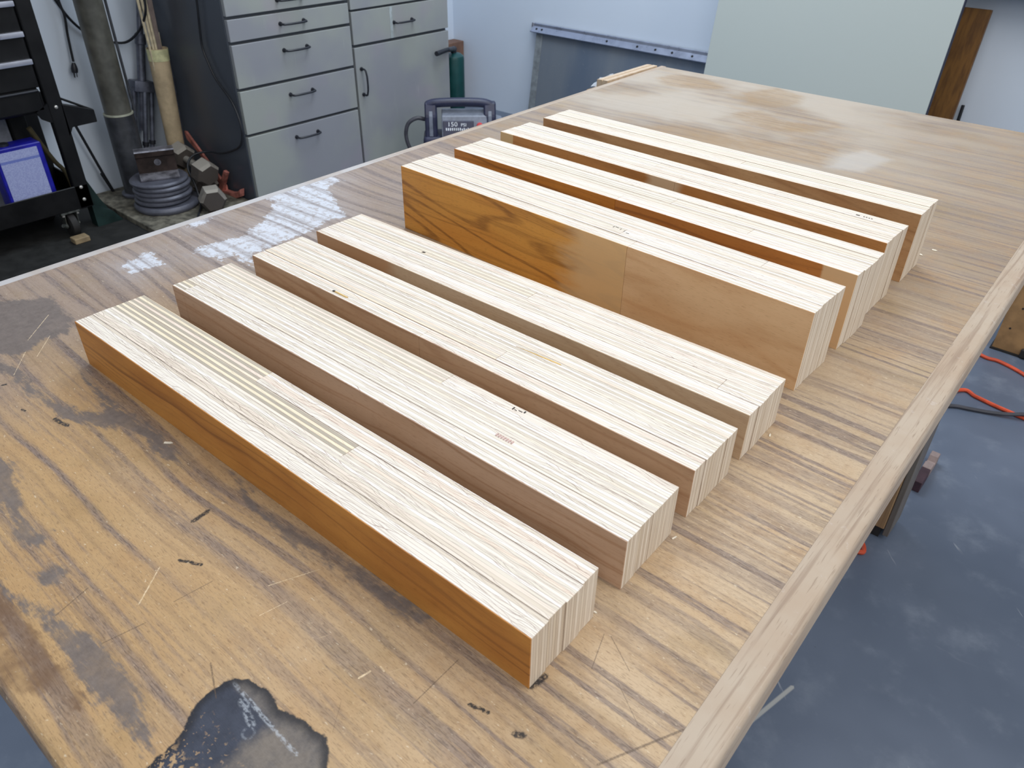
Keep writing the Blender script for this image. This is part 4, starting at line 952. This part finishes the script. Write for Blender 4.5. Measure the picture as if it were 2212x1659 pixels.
# ------------------------------------------------------------------ galvanised sheet with punched rail leaning at the back wall
def leanM(x, y0, deg): return Matrix.Translation((x, y0, 0)) @ Matrix.Rotation(-math.radians(deg), 4, 'X')
def galv_mat():
    n = NT('galvanised_sheet'); p = n.pos(); x, y, z = n.xyz(p)
    a = n.noise(n.vec(n.mul(x, 5), 0, n.mul(z, 1.2)), 1.0, 3, 0.5); b = n.noise(p, 70.0, 3, 0.6)
    col = n.mix(n.sst(a, 0.3, 0.7), lin(108, 122, 142), lin(134, 142, 152))
    col = n.mix(n.sst(b, 0.6, 0.8, 0, 0.3), col, lin(160, 166, 172))
    return n.out(col, 0.42, 0.35, 0.5)
M_galv = galv_mat()
ms = thing('metal_sheet', 'blue grey metal sheet with punched steel rail along its top, leaning at the back wall', 'metal sheet', (-1.4, 3.075, 0))
Lm = leanM(0, 3.080, 8)
link('sheet', box(BM(), -1.965, -0.80, -0.004, 0.0, 0.003, 0.478, 0.0005, Lm), M_galv, ms)
rl = BM(); prism(rl, [(-0.030, 0.462), (-0.0045, 0.488), (-0.0045, 0.500), (-0.0020, 0.503), (0.012, 0.503), (0.012, 0.499), (-0.0005, 0.499), (-0.0005, 0.480), (-0.028, 0.4585)], 'x', -1.992, -0.80)
bmesh.ops.transform(rl, matrix=Lm, verts=rl.verts)
r_ = link('top_rail', rl, plain('rail_steel', (158, 164, 182), 0.3, 0.65, 0.05, 20), ms)
for hx in (-1.96, -1.925, -1.52, -1.345, -1.245, -1.155, -1.05):
    c0 = Vector((hx, -0.0170, 0.4768)); nv = Vector((0, -0.72, 0.69))
    h_ = BM(); cyl(h_, Lm @ c0, Lm @ (c0 + nv * 0.0012), 0.0055, n=10); link('rail_hole', h_, M_blk, r_)
link('end_tab', box(BM(), -2.004, -1.990, -0.006, 0.006, 0.480, 0.503, 0.001, Lm), M_chrome, ms)
link('folded_edge', box(BM(), -1.9655, -1.925, -0.0068, -0.0042, 0.003, 0.456, 0.0005, Lm), plain('pale_galvanised_edge', (150, 156, 160), 0.45, 0.3), ms)

# tall painted panel
pn = NT('pale_grey_green_panel'); pp = pn.pos(); na = pn.noise(pp, 1.6, 2, 0.5); nb_ = pn.noise(pp, 200.0, 2, 0.5)
pn.bump(nb_, 0.1, 0.001)
M_panel = pn.out(pn.mix(na, lin(176, 186, 184), lin(184, 190, 186)), 0.5)
lp_ = leanM(0, 2.800, 7.5)
tp = thing('painted_sheet', 'large pale grey green panel leaning upright behind the far end of the workbench', 'panel', (-0.4, 2.81, 0))
link('panel_sheet', box(BM(), -0.834, 0.047, -0.018, 0.0, 0.004, 2.40, 0.001, lp_), M_panel, tp)
link('gap_shadow_strip', box(BM(), 0.0472, 0.0500, -0.0182, 0.0002, 0.004, 2.40, 0.0, lp_), plain('dark_gap_shadow', (40, 44, 66), 0.6), tp)  # dark strip painted in for the shadow gap beside the panel
# oak board and rod by the back wall
ob = wood('dark_oak_board', (128, 88, 38), (92, 60, 26), 4.0, 60.0, 0.5)
lo = leanM(0, 3.0, 8.7)
single('oak_board', box(BM(), -0.02, 0.0955, -0.019, 0.0, 0.004, 0.803, 0.0015, lo), ob, 'dark oak board leaning on the back wall right of the pale panel', 'board')
single('black_rod', cyl(BM(), (0.1035, 3.120, 0.0), (0.0965, 3.150, 0.466), 0.006, n=10, bev=0.001), M_cord, 'short black rod standing against the back wall beside the oak board', 'rod', smooth=True)
single('light_blocker', box(BM(), 0.00, 1.4, 3.03, 3.169, 0.86, 1.5, 0.003), plain('grey_light_blocker', (128, 132, 140), 0.5), 'grey wall cupboard added unseen above the oak board to shade the back wall', 'blocker')  # unseen box added to cast the dark band on the back wall

# ------------------------------------------------------------------ things around the right side of the bench
tbx = thing('wooden_crate', 'tan plywood crate on the floor past the right edge of the workbench', 'crate', (0.80, 2.44, 0))
M_tan = plain('tan_plywood', (160, 124, 82), 0.6, 0, 0.12, 20)
link('crate_front', box(BM(), 0.5645, 1.05, 2.262, 2.274, 0.006, 0.45, 0.001), M_tan, tbx)
link('crate_side', box(BM(), 0.5645, 0.5765, 2.2742, 2.62, 0.006, 0.45, 0.001), M_tan, tbx)
link('crate_side', box(BM(), 1.038, 1.05, 2.2742, 2.62, 0.006, 0.45, 0.001), M_tan, tbx)
link('crate_back', box(BM(), 0.577, 1.0375, 2.608, 2.62, 0.006, 0.45, 0.001), M_tan, tbx)
link('crate_base', box(BM(), 0.560, 1.054, 2.258, 2.624, 0.0, 0.0058), M_dark, tbx)
for nx_, nz_ in ((0.600, 0.15), (0.590, 0.08), (0.64, 0.30)):
    link('nail', cyl(BM(), (nx_, 2.2625, nz_), (nx_, 2.2608, nz_), 0.003, n=8), M_dark, tbx)
link('crate_foot', box(BM(), 0.640, 0.672, 2.250, 2.262, 0.004, 0.032, 0.003), M_dark, tbx)
single('orange_cord', fixn(tube(BM(), [(0.40, 2.30, 0.005), (0.47, 2.24, 0.005), (0.559, 2.185, 0.005), (0.60, 2.186, 0.005), (0.65, 2.170, 0.005), (0.70, 2.140, 0.005), (0.80, 2.06, 0.005)], 0.0052, 8, 6)), M_orange, 'orange extension cord lying closest to the tan crate', 'cord', 'cords on the floor', smooth=True)
single('orange_cord', fixn(tube(BM(), [(0.50, 1.10, 0.0055), (0.562, 1.145, 0.0055), (0.575, 1.165, 0.0055), (0.53, 1.25, 0.0055), (0.48, 1.5, 0.0055), (0.49, 1.8, 0.0055), (0.559, 1.948, 0.0055), (0.60, 1.943, 0.0055), (0.645, 1.933, 0.0055), (0.70, 1.925, 0.0055), (0.90, 1.90, 0.0055)], 0.0055, 8, 6)), M_orange, 'orange extension cord crossing the dark grey cord on the floor', 'cord', 'cords on the floor', smooth=True)
single('grey_cord', fixn(tube(BM(), [(0.50, 1.80, 0.0055), (0.566, 1.854, 0.0055), (0.60, 1.868, 0.0055), (0.645, 1.886, 0.006), (0.69, 1.905, 0.010), (0.722, 1.922, 0.0165), (0.745, 1.936, 0.010), (0.80, 1.96, 0.0055)], 0.0055, 8, 6)), M_grcable, 'dark grey cord on the floor, running under the workbench edge', 'cord', 'cords on the floor', smooth=True)
nbk = BM(); prism(nbk, [(1.435, 0.0), (1.500, 0.0), (1.500, 0.030), (1.435, 0.030)], 'x', 0.586, 0.606, 0.001)
nt = thing('notched_block', 'small dark wooden block with a pale notched end on the floor by the bench leg', 'block', (0.596, 1.50, 0))
link('dark_half', nbk, plain('dark_stained_wood', (66, 44, 52), 0.5), nt)
link('pale_half', prism(BM(), [(1.501, 0.0), (1.580, 0.0), (1.580, 0.030), (1.560, 0.030), (1.552, 0.016), (1.535, 0.018), (1.528, 0.030), (1.501, 0.030)], 'x', 0.586, 0.606, 0.001), plain('pale_wood_block', (150, 132, 128), 0.6), nt)

# ------------------------------------------------------------------ pale cleat beyond the far left bench corner, plastic scrap, splinters
cl = thing('wooden_cleat', 'pale grooved wooden cleat along the far left corner of the workbench', 'cleat', (-0.30, 1.42, 0.77))
link('cleat_board', fixn(prism(BM(), [(-0.313, ZT - 0.03), (-0.313, ZT + 0.001), (-0.300, ZT + 0.002), (-0.298, ZT - 0.002), (-0.296, ZT + 0.002), (-0.2838, ZT + 0.002), (-0.2838, ZT - 0.03)], 'y', 1.318, 1.530)), wood('pale_cleat_wood', (206, 184, 158), (186, 160, 130)), cl)
ps = BM()
sr = random.Random(3)
gv = [[ps.verts.new((-0.3475 + 0.030 * i / 5 + sr.uniform(-.002, .002), 1.345 + 0.085 * j / 7, 0.770 + 0.028 * math.sin(math.pi * (j + 0.3) / 8) * (0.55 + 0.45 * i / 5) + sr.uniform(0, .005))) for j in range(8)] for i in range(6)]
for i in range(5):
    for j in range(7): ps.faces.new((gv[i][j], gv[i + 1][j], gv[i + 1][j + 1], gv[i][j + 1]))
pmat = NT('clear_plastic_film'); pmat.b.inputs['Transmission Weight'].default_value = 0.65
M_film = pmat.out((0.85, 0.88, 0.92, 1), 0.25, 0, 0.6)
g_ = bmesh.ops.solidify(ps, geom=ps.faces[:], thickness=0.0006)
scrap = single('plastic_film', ps, M_film, 'crumpled clear plastic film caught beside the pale cleat', 'plastic film', smooth=True)
bk2 = BM(); box(bk2, -0.350, -0.3132, 1.33, 1.50, 0.752, 0.770, 0.001)
link('cleat_ledge', bk2, M_leg, cl)
def splinter(x, y, L, w, a, lab, mat=M_white):
    Mz = Matrix.Translation((x, y, ZT)) @ Matrix.Rotation(a, 4, 'Z')
    single('wood_splinter', prism(BM(), [(-L / 2, -w / 2), (L / 2 - w, -w / 2), (L / 2, 0), (L / 2 - w, w / 2), (-L / 2, w * 0.4)], 'z', 0.0, 0.0007).copy() if False else tr_bm(prism(BM(), [(-L / 2, -w / 2), (L / 2 - w, -w / 2), (L / 2, 0), (L / 2 - w, w / 2), (-L / 2, w * 0.4)], 'z', 0.0002, 0.0010), Mz), mat, lab, 'splinter', 'splinters on the bench')
def tr_bm(bm, M): bmesh.ops.transform(bm, matrix=M, verts=bm.verts); return bm
M_spl = plain('pale_splinter', (236, 228, 210), 0.6)
splinter(0.1769, -0.0126, 0.0079, 0.0022, 0.647, 'white wood splinter beside the front face of the amber block', M_spl)
splinter(0.5661, 0.0864, 0.0026, 0.0012, 0.077, 'tiny pale splinter at the right end of the amber block', M_spl)
splinter(0.5704, 0.1841, 0.0047, 0.001, 1.265, 'pale splinter on bare wood right of the greyish brown block', M_spl)
splinter(0.5590, 0.8717, 0.0070, 0.003, 0.069, 'pale splinter right of the farthest tall block', M_spl)
splinter(0.5494, 0.8446, 0.0061, 0.003, -0.443, 'pale crumb near the corner of the farthest tall block', M_spl)
splinter(0.5694, 0.3519, 0.0045, 0.0014, 1.832, 'tiny pale splinter at the foot of the dull tan block', M_spl)
